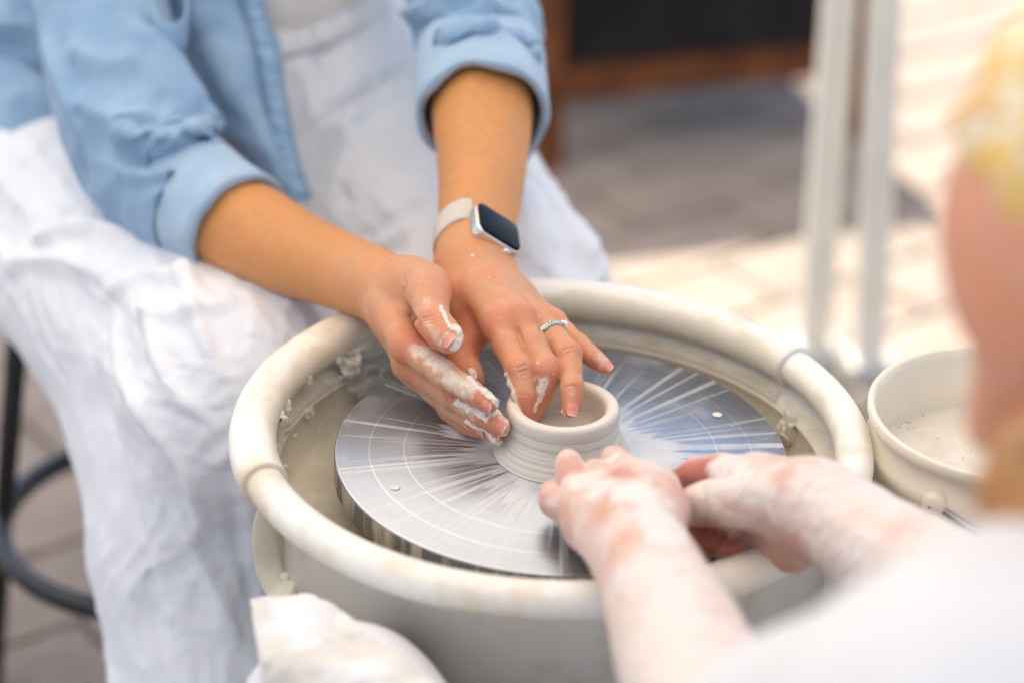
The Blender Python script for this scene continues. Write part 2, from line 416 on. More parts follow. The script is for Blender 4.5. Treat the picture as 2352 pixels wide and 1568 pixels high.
def pan_mat():
    m, t, b, o = mat('splash_pan_plastic'); c = co(t)
    sp = nd(t, 'ShaderNodeSeparateXYZ'); setin(sp, 0, c)
    r = math_(t, 'SQRT', math_(t, 'ADD', math_(t, 'POWER', sp.outputs[0], 2.), math_(t, 'POWER', sp.outputs[1], 2.)))
    n1 = tex(t, c, 38, 5, .65); n2 = tex(t, c, 260, 4, .7); n3 = tex(t, c, 9, 4, .6)
    geo = nd(t, 'ShaderNodeNewGeometry'); flat = nd(t, 'ShaderNodeVectorMath', operation='MULTIPLY'); setin(flat, 0, c); flat.inputs[1].default_value = (1, 1, 0)
    dt = nd(t, 'ShaderNodeVectorMath', operation='DOT_PRODUCT'); setin(dt, 0, flat.outputs[0]); setin(dt, 1, geo.outputs['Normal'])
    inner = math_(t, 'MULTIPLY', mapr(t, math_(t, 'ADD', r, math_(t, 'MULTIPLY', math_(t, 'SUBTRACT', n1, .5), .016)), .191, .1845), mapr(t, dt.outputs['Value'], .09, .03))
    plast = mixc(t, mapr(t, n3, .35, .7), (.84, .785, .68), (.87, .83, .755))
    # dried clay smears on the outside and on top of the rim
    plast = mixc(t, mapr(t, tex(t, c, 10, 5, .65), .50, .66, 0, .75), plast, (.70, .55, .36))
    slip = mixc(t, mapr(t, n1, .3, .7), (.74, .66, .50), (.82, .75, .60)); slip = mixc(t, mapr(t, n2, .55, .72, 0, .3), slip, (.60, .51, .36))
    stv = nd(t, 'ShaderNodeMapping'); setin(stv, 'Vector', c); stv.inputs['Scale'].default_value = (1, 1, .12)
    slip = mixc(t, mapr(t, tex(t, stv.outputs[0], 90, 4, .6), .52, .72, 0, .7), slip, (.84, .78, .66))
    setin(b, 'Base Color', mixc(t, inner, plast, slip)); setin(b, 'Roughness', mixf(t, inner, mixf(t, n1, .3, .48), mixf(t, n2, .35, .7)))
    setin(b, 'Normal', bump(t, math_(t, 'MULTIPLY', math_(t, 'ADD', n1, math_(t, 'MULTIPLY', n2, .4)), math_(t, 'ADD', .12, inner)), .35, .0022))
    return m
MAT['pan'] = pan_mat()
def wheel_mat():
    m, t, b, o = mat('wheel_head_aluminium'); c = co(t)
    sp = nd(t, 'ShaderNodeSeparateXYZ'); setin(sp, 0, c); x, y, z = sp.outputs
    r = math_(t, 'SQRT', math_(t, 'ADD', math_(t, 'POWER', x, 2.), math_(t, 'POWER', y, 2.)))
    cx, cy = math_(t, 'DIVIDE', x, math_(t, 'ADD', r, 1e-4)), math_(t, 'DIVIDE', y, math_(t, 'ADD', r, 1e-4))
    def polar(kr, ka):
        q = nd(t, 'ShaderNodeCombineXYZ'); setin(q, 0, math_(t, 'MULTIPLY', cx, ka)); setin(q, 1, math_(t, 'MULTIPLY', cy, ka)); setin(q, 2, math_(t, 'MULTIPLY', r, kr)); return q.outputs[0]
    f1 = tex(t, polar(3., 13.), 1., 0.5, .45)          # wide fingers of slip
    f2 = tex(t, polar(2.5, 20.), 1., 2.5, .6)        # thin streaks
    f3 = tex(t, polar(60., 3.), 1., 4, .6)
    sm = tex(t, c, 24, 5, .6)
    v1 = math_(t, 'ADD', f1, math_(t, 'ADD', mapr(t, r, .046, .088, .30, -.30, False), math_(t, 'MULTIPLY', math_(t, 'SUBTRACT', tex(t, polar(3., 1.6), 1., 2), .5), .9)))
    mask1 = mapr(t, v1, .42, .52)
    v2 = math_(t, 'ADD', f2, mapr(t, r, .05, .15, .10, -.05, False))
    mask2 = mapr(t, v2, .52, .66, 0, .6)
    film = mapr(t, sm, .46, .76, 0, .35)
    drops = nd(t, 'ShaderNodeTexVoronoi'); setin(drops, 'Vector', c); setin(drops, 'Scale', 85)
    dm = mapr(t, drops.outputs['Distance'], .10, .07, 0, .8)
    dm = math_(t, 'MULTIPLY', dm, mapr(t, tex(t, c, 30, 2), .52, .6))
    mk = math_(t, 'MAXIMUM', math_(t, 'MAXIMUM', math_(t, 'MULTIPLY', mask1, mixf(t, mapr(t, sm, .35, .65), .5, .95)), mask2), math_(t, 'MAXIMUM', film, dm))
    # engraved centring rings
    def ringline(r0): return mapr(t, math_(t, 'ABSOLUTE', math_(t, 'SUBTRACT', r, r0)), .0002, .0007, 1., 0.)
    rg = math_(t, 'MAXIMUM', math_(t, 'MAXIMUM', ringline(.127), ringline(.104)), ringline(.149))
    lathe = nd(t, 'ShaderNodeCombineXYZ'); setin(lathe, 0, r)
    lt = tex(t, lathe.outputs[0], 2200, 3, .8); lt2 = tex(t, lathe.outputs[0], 120, 2, .5)
    geo = nd(t, 'ShaderNodeNewGeometry'); sn = nd(t, 'ShaderNodeSeparateXYZ'); setin(sn, 0, geo.outputs['Normal'])
    side = mapr(t, sn.outputs[2], .55, .3)
    vm = nd(t, 'ShaderNodeMapping'); setin(vm, 'Vector', c); vm.inputs['Scale'].default_value = (1, 1, .1)
    drip = mapr(t, tex(t, vm.outputs[0], 75, 4, .65), .46, .58)
    metal = mixc(t, lt2, (.34, .36, .395), (.44, .465, .505)); metal = mixc(t, mapr(t, lt, .45, .75, 0, .5), metal, (.26, .28, .31))
    slipc = mixc(t, sm, (.58, .57, .55), (.70, .69, .67))
    top = mixc(t, mk, metal, slipc); top = mixc(t, math_(t, 'MULTIPLY', rg, .45), top, (.8, .79, .77))
    sidec = mixc(t, drip, (.13, .12, .11), (.42, .37, .28))
    setin(b, 'Base Color', mixc(t, side, top, sidec))
    setin(b, 'Metallic', math_(t, 'MULTIPLY', math_(t, 'SUBTRACT', 1, math_(t, 'MAXIMUM', mk, side)), .92))
    setin(b, 'Roughness', mixf(t, side, mixf(t, mk, mixf(t, lt, .26, .40), .42), .6))
    hgt = math_(t, 'ADD', math_(t, 'MULTIPLY', lt, .15), math_(t, 'ADD', mk, math_(t, 'MULTIPLY', drip, side)))
    setin(b, 'Normal', bump(t, hgt, .22, .0009))
    return m
MAT['wheel'] = wheel_mat()
MAT['black_metal'] = simple('black_powder_coat', (.012, .013, .015), .24, var=.3, scale=60, bmp=.1, bscale=400)
MAT['post'] = simple('grey_white_painted_steel', (.84, .80, .70), .45, var=.05, scale=14)
MAT['wood'] = simple('dark_red_brown_wood', (.13, .043, .014), .6, var=.35, scale=14, spec=.2)
MAT['board'] = simple('blackboard', (.014, .013, .013), .8, var=.3, scale=9, spec=.12)
MAT['bucket'] = simple('cream_plastic', (.83, .73, .575), .45, var=.07, scale=12)
MAT['deck'] = simple('wheel_deck_plastic', (.55, .55, .52), .5, var=.06, scale=12)
MAT['rubber'] = simple('grey_rubber', (.25, .25, .25), .8)
MAT['seat'] = simple('black_vinyl', (.02, .02, .022), .5)

def pavement_mats():
    out = []
    for i, col in enumerate(((.305, .242, .196), (.315, .25, .202), (.295, .238, .195), (.325, .256, .205))):
        m, t, b, o = mat('paver_stone_%d' % i); c = co(t)
        n = tex(t, c, 12, 6, .65); f = tex(t, c, 160, 4, .7)
        cc = mixc(t, mapr(t, n, .3, .7), tuple(x * .84 for x in col), tuple(x * 1.12 for x in col)); cc = mixc(t, mapr(t, f, .55, .75, 0, .4), cc, tuple(x * .7 for x in col))
        setin(b, 'Base Color', cc); b.inputs['Roughness'].default_value = .85; setin(b, 'Normal', bump(t, math_(t, 'ADD', n, f), .5, .003)); out.append(m)
    return out
PAV = pavement_mats()
MAT['joint'] = simple('joint_sand', (.30, .235, .185), .95, var=.2, scale=40, bmp=.5, bscale=300, bd=.002)

# ------------------------------------------------------------------ the setting: pavement
def bm_box(bm, lo, hi, M4=None):
    r = bmesh.ops.create_cube(bm, size=1.0); lo, hi = np.array(lo), np.array(hi)
    for v in r['verts']:
        p = Vector((lo + hi) / 2 + np.array(v.co) * (hi - lo)); v.co = M4 @ p if M4 is not None else p
    return r['verts']
bm = bmesh.new(); bmesh.ops.create_grid(bm, x_segments=40, y_segments=40, size=150)
ground = from_bm('pavement', bm, MAT['joint']); ground.location = (0, 0, -.006); tag(ground, 'clay brick pavement under and behind the wheel', None, None, 'structure')
PW, PH = .27, .135
def paver_mesh(mi):
    bm = bmesh.new(); bm_box(bm, (-PW / 2 + .0025, -PH / 2 + .0025, -.05), (PW / 2 - .0025, PH / 2 - .0025, .004))
    bmesh.ops.bevel(bm, geom=[e for e in bm.edges if all(v.co.z > 0 for v in e.verts)], offset=.004, segments=2, affect='EDGES')
    me = bpy.data.meshes.new('paver'); bm.to_mesh(me); bm.free(); me.materials.append(PAV[mi]); return me
pms = [paver_mesh(i) for i in range(4)]
ang = math.radians(38); ca, sa = math.cos(ang), math.sin(ang)
cand = []
for i in range(-60, 60):
    for j in range(-110, 110):
        u, v = (i + (.5 if j % 2 else 0)) * PW, j * PH
        x, y = u * ca - v * sa, u * sa + v * ca
        if -2.5 < x < 4 and -1.5 < y < 9:
            q = np.array([x, y, 0]) - CAM; z = q @ _F
            px, py = W / 2 + FP * (q @ _R) / z, H / 2 - FP * (q @ _U) / z
            vis = -150 < px < W + 150 and -150 < py < H + 150 and z > 0
            # hidden behind pan and trousers
            hid = (500 < px < 1950 and py > 760) or (300 < px < 1150 and py > 330) or (px > 2150 and py > 950)
            cand.append((0 if vis and not hid else 1, z, x, y))
cand.sort()
near = cand[:290]; rest = cand[290:]
for k, (_, z, x, y) in enumerate(near):
    o = bpy.data.objects.new('paver', pms[random.randrange(4)]); COL.objects.link(o); o.parent = ground
    o.location = (x, y, .006 + random.uniform(-.0015, .0015)); o.rotation_euler = (random.uniform(-.006, .006), random.uniform(-.006, .006), ang + (math.pi if random.random() < .5 else 0))
bm = bmesh.new()
for _, z, x, y in rest:
    if math.hypot(x, y) < 7 or True:
        zt = random.uniform(-.0015, .0015); vs = bm_box(bm, (-PW / 2 + .0025, -PH / 2 + .0025, -.03), (PW / 2 - .0025, PH / 2 - .0025, .006 + zt), Matrix.Translation((x, y, 0)) @ Matrix.Rotation(ang, 4, 'Z'))
o = from_bm('paver_field', bm, PAV[0], ground); tag(o, kind='stuff')

# ------------------------------------------------------------------ unseen canopy over the stall, added for shade and soft light
can = empty('unseen_canopy', (0, 0, 0), 'unseen white fabric canopy over the pottery stall, shaped for shade and soft light', 'canopy')
m, t, b, o = mat('canopy_fabric'); b.inputs['Base Color'].default_value = (.86, .85, .83, 1); b.inputs['Roughness'].default_value = .9
tr = nd(t, 'ShaderNodeBsdfTranslucent'); tr.inputs[0].default_value = (.94, .87, .765, 1); mx = nd(t, 'ShaderNodeMixShader'); mx.inputs[0].default_value = .62
t.links.new(b.outputs[0], mx.inputs[1]); t.links.new(tr.outputs[0], mx.inputs[2]); t.links.new(mx.outputs[0], o.inputs[0]); MAT['canopy'] = m
CZ = 2.25
cq = [(-2.6, 3.10), (1.25, 1.46), (.95, -1.35), (-2.8, -1.15)]  # outline set by where its shade should end and how much sky gets in
mid = np.mean(cq, 0); V = [(x, y, CZ) for x, y in cq] + [(mid[0], mid[1], CZ + .55)]
me = bpy.data.meshes.new('roof_fabric'); me.from_pydata(V, [], [(1, 0, 4), (2, 1, 4), (3, 2, 4), (0, 3, 4)]); link('roof_fabric', me, MAT['canopy'], can)
for x, y in cq:
    bm = bmesh.new(); bm_box(bm, (x - .02, y - .02, 0), (x + .02, y + .02, CZ - .01)); from_bm('canopy_leg', bm, MAT['post'], can, bevel=.003)

# ------------------------------------------------------------------ background: posts, board
def post(px, py, pxt, wid, label):
    b0 = PZ(px, py, 0); L = 1.9
    tl = PY(pxt, 0, b0[1]); d = tl - b0; d = d / d[2]
    top = b0 + d * L
    e = empty('canopy_post', b0, label, 'post', 'pair of posts behind the pan')
    bm = bmesh.new(); vs = bm_box(bm, (-wid / 2, -wid / 2, 0), (wid / 2, wid / 2, L))
    for v in vs: v.co += Vector((d[0] * v.co.z, d[1] * v.co.z, 0)) + Vector(b0)
    from_bm('upright', bm, MAT['post'], e, bevel=.004)
    bm = bmesh.new(); bm_box(bm, (b0[0] - wid * .8, b0[1] - wid * .8, .001), (b0[0] + wid * .8, b0[1] + wid * .8, .03)); from_bm('foot', bm, MAT['deck'], e, bevel=.004)
post(1866, 835, 1928, .037, 'left of two pale painted metal posts behind the wheel pan')
post(1995, 868, 2032, .036, 'right of two pale painted metal posts, nearer the bucket')
bl, br = PZ(1228, 395, 0), PZ(1975, 318, 0)
bd_ = empty('chalkboard_sign', tuple((bl + br) / 2), 'black chalkboard sign in a brown wooden frame standing behind', 'sign')
u = (br - bl); bwid = np.linalg.norm(u); u /= bwid; nrm = np.array([u[1], -u[0], 0])
def board_box(x0, x1, z0, z1, y0, y1, name, mt, bev=.003, lean=.12):
    bm = bmesh.new(); vs = bm_box(bm, (x0, y0, z0), (x1, y1, z1))
    for v in vs:
        q = bl + u * v.co.x + nrm * (v.co.y - lean * v.co.z) + np.array([0, 0, v.co.z]); v.co = q
    return from_bm(name, bm, mt, bd_, bevel=bev)
board_box(.03, bwid - .03, .15, .80, -.006, .004, 'panel', MAT['board'], .001)
board_box(0, .04, 0, .84, -.012, .012, 'frame_stile', MAT['wood']); board_box(bwid - .04, bwid, 0, .84, -.012, .012, 'frame_stile', MAT['wood'])
board_box(.041, bwid - .041, .105, .152, -.011, .011, 'frame_rail', MAT['wood']); board_box(.041, bwid - .041, .80, .838, -.011, .011, 'frame_rail', MAT['wood'])
board_box(.03, bwid - .03, .12, .80, -.42, -.41, 'back_panel', MAT['board'], .001, lean=-.36)
for x0 in (.0, bwid - .035): board_box(x0, x0 + .035, 0, .82, -.42, -.40, 'back_leg', MAT['wood'], lean=-.36)

# ------------------------------------------------------------------ stool
st = empty('stool', (-.344, .469, 0), 'black metal stool with round foot ring under the seated person', 'stool')
for a in (math.radians(181), math.radians(271), math.radians(1), math.radians(91)):
    c, s = math.cos(a), math.sin(a)
    build('leg', sweep(np.array([(-.344 + c * .175, .469 + s * .175, .003), (-.344 + c * .150, .469 + s * .150, .2), (-.344 + c * .118, .469 + s * .118, .43)]), .0095, 14, caps=True), MAT['black_metal'], st)
th = np.linspace(0, 2 * np.pi, 72, endpoint=False)
build('foot_ring', sweep(np.stack([-.344 + .150 * np.cos(th), .469 + .150 * np.sin(th), 0 * th + .2], 1), .0105, 16, closed=True), MAT['black_metal'], st)
prof = [(0, .425), (.118, .425), (.125, .431), (.125, .445), (.118, .452), (0, .454)]
def lathe(prof, n=64, a0=0, a1=2 * np.pi, cx=0, cy=0, closed_prof=False, rfun=None):
    pr = np.array(prof, float); full = abs(a1 - a0 - 2 * np.pi) < 1e-6; th = np.linspace(a0, a1, n, endpoint=not full); k = len(pr)
    V = np.stack([cx + pr[None, :, 0] * np.cos(th)[:, None], cy + pr[None, :, 0] * np.sin(th)[:, None], np.broadcast_to(pr[None, :, 1], (n, k))], -1)
    i, j = np.meshgrid(np.arange(n if full else n - 1), np.arange(k if closed_prof else k - 1), indexing='ij'); i2, j2 = (i + 1) % n, (j + 1) % k
    return M(V.reshape(-1, 3), np.stack([i * k + j, i2 * k + j, i2 * k + j2, i * k + j2], -1).reshape(-1, 4))
build('seat', lathe(prof, 64, cx=-.344, cy=.469), MAT['seat'], st)

# ------------------------------------------------------------------ potter's wheel, pan, pot
wheel = empty('potters_wheel', (0, 0, 0), "grey potter's wheel with round metal wheel head inside the pan", 'pottery wheel')
wh = build('wheel_head', lathe([(0, 0), (.1488, 0), (.15, -.0012), (.15, -.0175), (.1485, -.019), (.02, -.019)], 200), MAT['wheel'], None)
wh.location = (0, 0, ZW); wh.parent = wheel
bm = bmesh.new(); bmesh.ops.create_cone(bm, cap_ends=True, segments=32, radius1=.022, radius2=.022, depth=.2); o = from_bm('shaft', bm, MAT['deck'], wheel, True); o.location = (0, 0, ZW - .12)
for a in (math.radians(207), math.radians(27)):
    bm = bmesh.new(); bmesh.ops.create_uvsphere(bm, u_segments=20, v_segments=10, radius=.0034)
    for v in bm.verts: v.co.z *= .08
    o = from_bm('bat_pin', bm, MAT['slip'], wh, True); o.location = (.12 * math.cos(a), .12 * math.sin(a), ZW + .0004)
bm = bmesh.new(); bm_box(bm, (-.12, -.15, .40), (.42, .17, .452)); from_bm('deck', bm, MAT['deck'], wheel, True, .02, 4)
bm = bmesh.new(); bm_box(bm, (-.08, -.11, .16), (.22, .12, .40)); from_bm('motor_housing', bm, MAT['deck'], wheel, True, .02, 4)
for x, y in ((-.10, -.12), (.37, -.12), (-.10, .13), (.37, .13)):
    build('leg', sweep(np.array([(x, y, .002), (x, y, .41)]), .018, 16, caps=True), MAT['deck'], wheel)

PCX, PCY = -.006, 0.
def pan_profile(dr):
    a = np.radians(np.linspace(-70, 250, 22)); rt = .0126 + dr
    rim = [(.1975 + rt * math.cos(x), .573 + rt * .95 * math.sin(x)) for x in a]
    return [(.1862, .462), (.1865 + dr * .6, .553)] + [(r, z) for r, z in rim] + [(.1838 - dr * .6, .551), (.1834, .5475), (.1818, .5465), (.1819, .5445), (.1832, .543), (.181, .53), (.179, .520), (.173, .513), (.05, .511), (.05, .505), (.163, .505), (.176, .462)]
pan = empty('splash_pan', (PCX, PCY, .455), 'round cream two-piece plastic splash pan around the wheel head', 'splash pan')
def pan_half(name, dr, a0, a1, lab):
    pr = pan_profile(dr); n = 110
    m = lathe(pr, n, math.radians(a0), math.radians(a1), closed_prof=True)
    me = bpy.data.meshes.new(name); k = len(pr); Fs = [tuple(f) for f in m.F] + [tuple(range(k))[::-1], tuple((n - 1) * k + i for i in range(k))]
    wob = .0006 * noise(m.V * 12, 5); m.V[:, :2] *= (1 + wob / .19)[:, None]
    me.from_pydata(m.V.tolist(), [], Fs)
    for p in me.polygons: p.use_smooth = len(p.vertices) == 4
    me.materials.append(MAT['pan']); o = bpy.data.objects.new(name, me); COL.objects.link(o)
    bmm = bmesh.new(); bmm.from_mesh(me); bmesh.ops.recalc_face_normals(bmm, faces=bmm.faces[:]); bmm.to_mesh(me); bmm.free()
    o.parent = pan; o.location = (0, 0, -.455); o['label'] = lab; return o
pan_half('back_half', .0030, 31, 203, 'rear half of the pan whose rim overlaps the front half')
pan_half('front_half', 0., 198, 396, 'front half of the pan')
# latch on the left joint
def pan_pt(a, r, z): return np.array([PCX + r * math.cos(math.radians(a)), PCY + r * math.sin(math.radians(a)), z])
lat = crom([pan_pt(203, .192, .556), pan_pt(203, .197, .54), pan_pt(203.5, .197, .515), pan_pt(206, .193, .500), pan_pt(210, .189, .503)], 24)
build('latch', sweep(lat, np.array([[.0035, .009]] * 24), 14, caps=True), simple('latch_plastic', (.70, .62, .46), .45), pan)
build('latch_pin', sweep(np.array([pan_pt(205, .187, .508), pan_pt(205, .186, .458)]), .005, 12, caps=True), MAT['pan'], pan)
# lumps and smears of slip stuck inside the pan
def inner_r(z): return np.interp(z, [.511, .513, .520, .530, .543, .556, .565], [.160, .173, .179, .181, .1832, .184, .183])
def lump(a, z, sa_, sz, hgt, seed, nm='clay_smear'):
    n, k = 26, 18; uu, vv = np.meshgrid(np.linspace(-1, 1, n), np.linspace(-1, 1, k), indexing='ij')
    rr = np.sqrt(uu ** 2 + vv ** 2); pn = np.stack([uu * 2.2 + seed * 7, vv * 2.2, 0 * uu], -1).reshape(-1, 3); nz = fbm(pn, seed).reshape(n, k)
    prof_ = np.clip(1 - rr ** 2 + .45 * nz, -.25, 1.2); h = hgt * np.where(prof_ > 0, np.sqrt(np.clip(prof_, 0, None)), prof_)
    aa = math.radians(a) + uu * sa_ + .15 * sa_ * nz; zz = z + vv * sz + .25 * sz * nz
    r = inner_r(zz) - h
    V = np.stack([PCX + r * np.cos(aa), PCY + r * np.sin(aa), zz], -1).reshape(-1, 3)
    i, j = np.meshgrid(np.arange(n - 1), np.arange(k - 1), indexing='ij')
    return M(V, np.stack([i * k + j, i * k + j + 1, (i + 1) * k + j + 1, (i + 1) * k + j], -1).reshape(-1, 4))
def wall_at(px, py):
    """angle and height where a measured direction meets the far inner wall"""
    best = None
    for z in np.linspace(.566, .514, 60):
        q = PZ(px, py, z); e = abs(math.hypot(q[0] - PCX, q[1] - PCY) - inner_r(z))
        if best is None or e < best[0]: best = (e, math.degrees(math.atan2(q[1] - PCY, q[0] - PCX)), z)
    return best[1], best[2]
sm = []
for k, (px, py, sa_, sz_, hg) in enumerate(((800, 838, .05, .010, .009), (850, 868, .13, .012, .008), (880, 800, .12, .005, .004), (640, 965, .030, .007, .006), (655, 975, .022, .006, .005), (702, 948, .022, .006, .006), (628, 935, .016, .008, .004), (645, 1010, .014, .003, .003), (632, 1030, .013, .004, .003), (690, 870, .014, .004, .003), (745, 815, .016, .003, .003), (790, 770, .10, .004, .003), (935, 770, .10, .004, .003), (1815, 985, .05, .012, .006))):
    a_, z_ = wall_at(px, py); sm.append(lump(a_, z_, sa_, sz_, hg, k + 2))
for k in range(26):
    sm.append(lump(random.uniform(95, 195), random.uniform(.525, .556), random.uniform(.006, .016), random.uniform(.0015, .0035), random.uniform(.0015, .003), 20 + k))
o = build('clay_smear', join(sm), MAT['slip_dark'], pan); tag(o, kind='stuff')

pot = None
def pot_profile():
    ctl = [(.0455, .0), (.0445, .0016), (.0425, .005), (.0405, .009), (.0388, .013), (.0376, .0165), (.0371, .0180), (.0373, .0200), (.0371, .0238), (.0366, .0246), (.0371, .0256), (.0374, .0290), (.0371, .0322), (.0358, .0343), (.0335, .0351), (.0305, .0346), (.0286, .0330), (.0278, .0300), (.0276, .024), (.0274, .018), (.0262, .0155), (.0235, .0135), (.015, .0128), (.004, .0126), (.0, .0126)]
    p = crom(ctl, 150); p[:, 0] = np.clip(p[:, 0], 0, 1)
    z = p[:, 1]; rip = noise(np.stack([z * 900, z * 0, z * 0], 1), 4) * .00022 + noise(np.stack([z * 300, z * 0 + 5, z * 0], 1), 5) * .0003
    for z0 in (.0135, .0105, .0075, .0188, .0035): rip += .00035 * np.exp(-((z - z0) / .0006) ** 2)
    rip *= np.where(z > .017, .35, 1.)
    out = np.arange(len(p)) < 95
    p[:, 0] += np.where(out, rip, rip * .7) * (p[:, 0] > .01) * np.clip((.0345 - z) / .004, 0.1, 1); return p
pm = lathe(pot_profile(), 160)
o = build('clay_pot', pm, MAT['clay']); o.location = (0, 0, ZW + .0004)
tag(o, 'small low wet clay pot being thrown at the centre of the wheel', 'pot'); pot = o
# ------------------------------------------------------------------ bucket
bc = PZ(2318, 942, .600); BX, BY, BR = bc[0], bc[1], .090
bucket = empty('bucket', (BX, BY, .4545), 'cream plastic bucket of milky clay water beside the pan', 'bucket')
zt = .600; zb = .4545
prof = [(0, zb), (BR * .93, zb), (BR * .94, zb + .003), (BR * .95, zt - .064), (BR * 1.0, zt - .062), (BR * 1.005, zt - .052), (BR * .955, zt - .049), (BR * .957, zt - .040), (BR * 1.005, zt - .037), (BR * 1.01, zt - .026), (BR * .96, zt - .023), (BR * .965, zt - .012), (BR * 1.0, zt - .010), (BR * 1.02, zt - .006), (BR * 1.02, zt - .001), (BR * 1.0, zt), (BR * .975, zt - .001), (BR * .955, zt - .006), (BR * .91, zb + .006), (0, zb + .006)]
build('pail', lathe(prof, 96, cx=BX, cy=BY), MAT['bucket'], bucket)
mslur, t, b, o_ = mat('milky_slurry'); c = co(t); setin(b, 'Base Color', mixc(t, mapr(t, tex(t, c, 60, 4), .4, .7), (.76, .68, .55), (.82, .75, .63))); b.inputs['Roughness'].default_value = .06
build('clay_water', lathe([(0, zt - .052), (BR * .925, zt - .045), (BR * .945, zt - .0445)], 80, cx=BX, cy=BY), mslur, bucket)
bubs = []
for k in range(46):
    a = random.uniform(1.7, 4.6); rr = BR * (random.uniform(.87, .925) if k < 32 else random.uniform(.1, .85)); q = np.array([BX + rr * math.cos(a), BY + rr * math.sin(a), zt - .0448]); s = random.uniform(.0004, .0011)
    th2 = np.linspace(0, 2 * np.pi, 10, endpoint=False); bubs.append(sweep(q + s * np.stack([np.cos(th2), np.sin(th2), 0 * th2], 1), s * .3, 6, closed=True))
o = build('bubbles', join(bubs), simple('bubble_film', (.76, .67, .53), .2), bucket); tag(o, kind='stuff')
def bpt(a, r, z): return np.array([BX + r * math.cos(a), BY + r * math.sin(a), z])
for a in (math.radians(232), math.radians(52)):
    c0, c1 = bpt(a, BR * .97, zt - .029), bpt(a, BR * 1.045, zt - .029)
    build('handle_lug', sweep(np.array([c0, (c0 + c1) / 2, c1]), .008, 20, caps=True), MAT['bucket'], bucket)
hh = crom([bpt(math.radians(232), BR * 1.03, zt - .029), bpt(math.radians(262), BR * 1.05, zt - .045), bpt(math.radians(300), BR * 1.06, zt - .058), bpt(math.radians(340), BR * 1.05, zt - .053), bpt(math.radians(412), BR * 1.03, zt - .029)], 40)
build('handle', sweep(hh, .0022, 8, caps=True), simple('wire_handle', (.35, .36, .4), .35, .8), bucket)

# ================================================================== the seated person
p1 = empty('person', (-.33, .50, 0), 'seated person in open light blue shirt and white trousers shaping the pot', 'person')
def toP(f, pts): return [np.concatenate([P(*f(x, y), d), [r]]) for x, y, d, r in pts]
def ID(x, y): return (x, y)
def chain_prims(pts, k):
    return [(a[:3], b[:3], a[3], b[3], k) for a, b in zip(pts[:-1], pts[1:])]
def finger(pts, k=.004):
    """knuckle points with radii -> bones with a small swell at every joint"""
    out = []
    for i, (a, b) in enumerate(zip(pts[:-1], pts[1:])):
        m = a + (b - a) * .5; m = m.copy(); m[3] = min(a[3], b[3]) * .5 + (a[3] + b[3]) * .25 - .0002
        out += [(a[:3], m[:3], a[3], m[3], k), (m[:3], b[:3], m[3], b[3], k)]
    return out
def hand_field(arm, palm, fingers, thumb, h, extra=(), pad=.012, kf=.007, kt=.010):
    allp = np.vstack([arm] + list(palm) + list(fingers) + [thumb])
    r = allp[:, 3].max() + pad
    fl = Field(allp[:, :3].min(0) - r, allp[:, :3].max(0) + r, h)
    fl.chain(chain_prims(crom(arm, 26), .010))
    for q in palm: fl.chain(chain_prims(q, .009))
    for pr in extra: fl.chain([pr])
    base = fl.G.copy()
    for f in fingers: fl.limb(finger(f), kf, base)
    fl.limb(finger(thumb, .006), kt, base)
    return fl.mesh(3)
def splat(m, bvh, f, specs, name, seed, nscale=220, namp=.4, soft=.0):
    out = m.attr.get(name, np.zeros(len(m.V))); nz = fbm(m.V * nscale, seed, 2)
    for pl, r, a in specs:
        q = onto(bvh, [f(*p) for p in (crom(pl, 8) if len(pl) > 1 else pl)])
        if not len(q): continue
        d = polydist(m.V, q)[0] if len(q) > 1 else np.linalg.norm(m.V - q[0], axis=1)
        out = np.maximum(out, a * sstep(1.25 + soft, .55 - soft * .7, d / r + namp * nz))
    m.attr[name] = out
def nail(body, bvh, centre, axis_pts, ln, wd, parent, f, tip=.22):
    """a nail plate that follows the finger's own surface"""
    q = onto(bvh, [f(*centre)])
    if not len(q): return
    c = q[0]; a = axis_pts[1] - axis_pts[0]; a = a / np.linalg.norm(a)
    hit = bvh.find_nearest(Vector(c)); n = np.array(hit[1]); 
    if n @ (CAM - c) < 0: n = -n
    n = n - a * (n @ a); n /= np.linalg.norm(n); s = np.cross(a, n)
    nu, nv = 13, 17; V = np.zeros((nv, nu, 3))
    for i in range(nv):
        v = -1 + 2 * i / (nv - 1)
        wv = (1 - abs(v) ** 3.2 * .55) if v < 0 else (1 - abs(v) ** 4 * .45)
        for j in range(nu):
            u = (-1 + 2 * j / (nu - 1)) * wv
            vv = v - (.16 * u * u if v > 0 else -.20 * u * u * (-v))
            o_ = c + a * vv * ln / 2 + s * u * wd / 2 + n * .006
            hh = bvh.ray_cast(Vector(o_), Vector(-n), .013)
            base = np.array(hh[0]) if hh[0] is not None and v < .8 else None
            curve = -n * (wd * .16) * u * u * 1.0
            flat = c + a * vv * ln / 2 + s * u * wd / 2 + curve - n * .0002
            if base is None or (base - flat) @ n < -.0012: base = flat
            V[i, j] = .5 * base + .5 * flat + n * (.00042 * (1 - max(abs(u / max(wv, .2)) ** 6, (-v if v < 0 else 0) ** 6)))
    i, j = np.meshgrid(np.arange(nv - 1), np.arange(nu - 1), indexing='ij')
    m = M(V.reshape(-1, 3), np.stack([i * nu + j, i * nu + j + 1, (i + 1) * nu + j + 1, (i + 1) * nu + j], -1).reshape(-1, 4))
    if (m.normals().mean(0) @ n) < 0: m.F = m.F[:, ::-1]
    m.smooth(1, .4); m = thicken(m, .0005)
    o = build('fingernail', m, MAT['nail'], parent); o.data.materials.append(MAT['nail_tip'])
    k = (nv - 1) * (nu - 1); cut = int((1 - tip * .5) * (nv - 1))
    for fi, p in enumerate(o.data.polygons):
        if fi < k and fi // (nu - 1) >= cut: p.material_index = 1
    return o

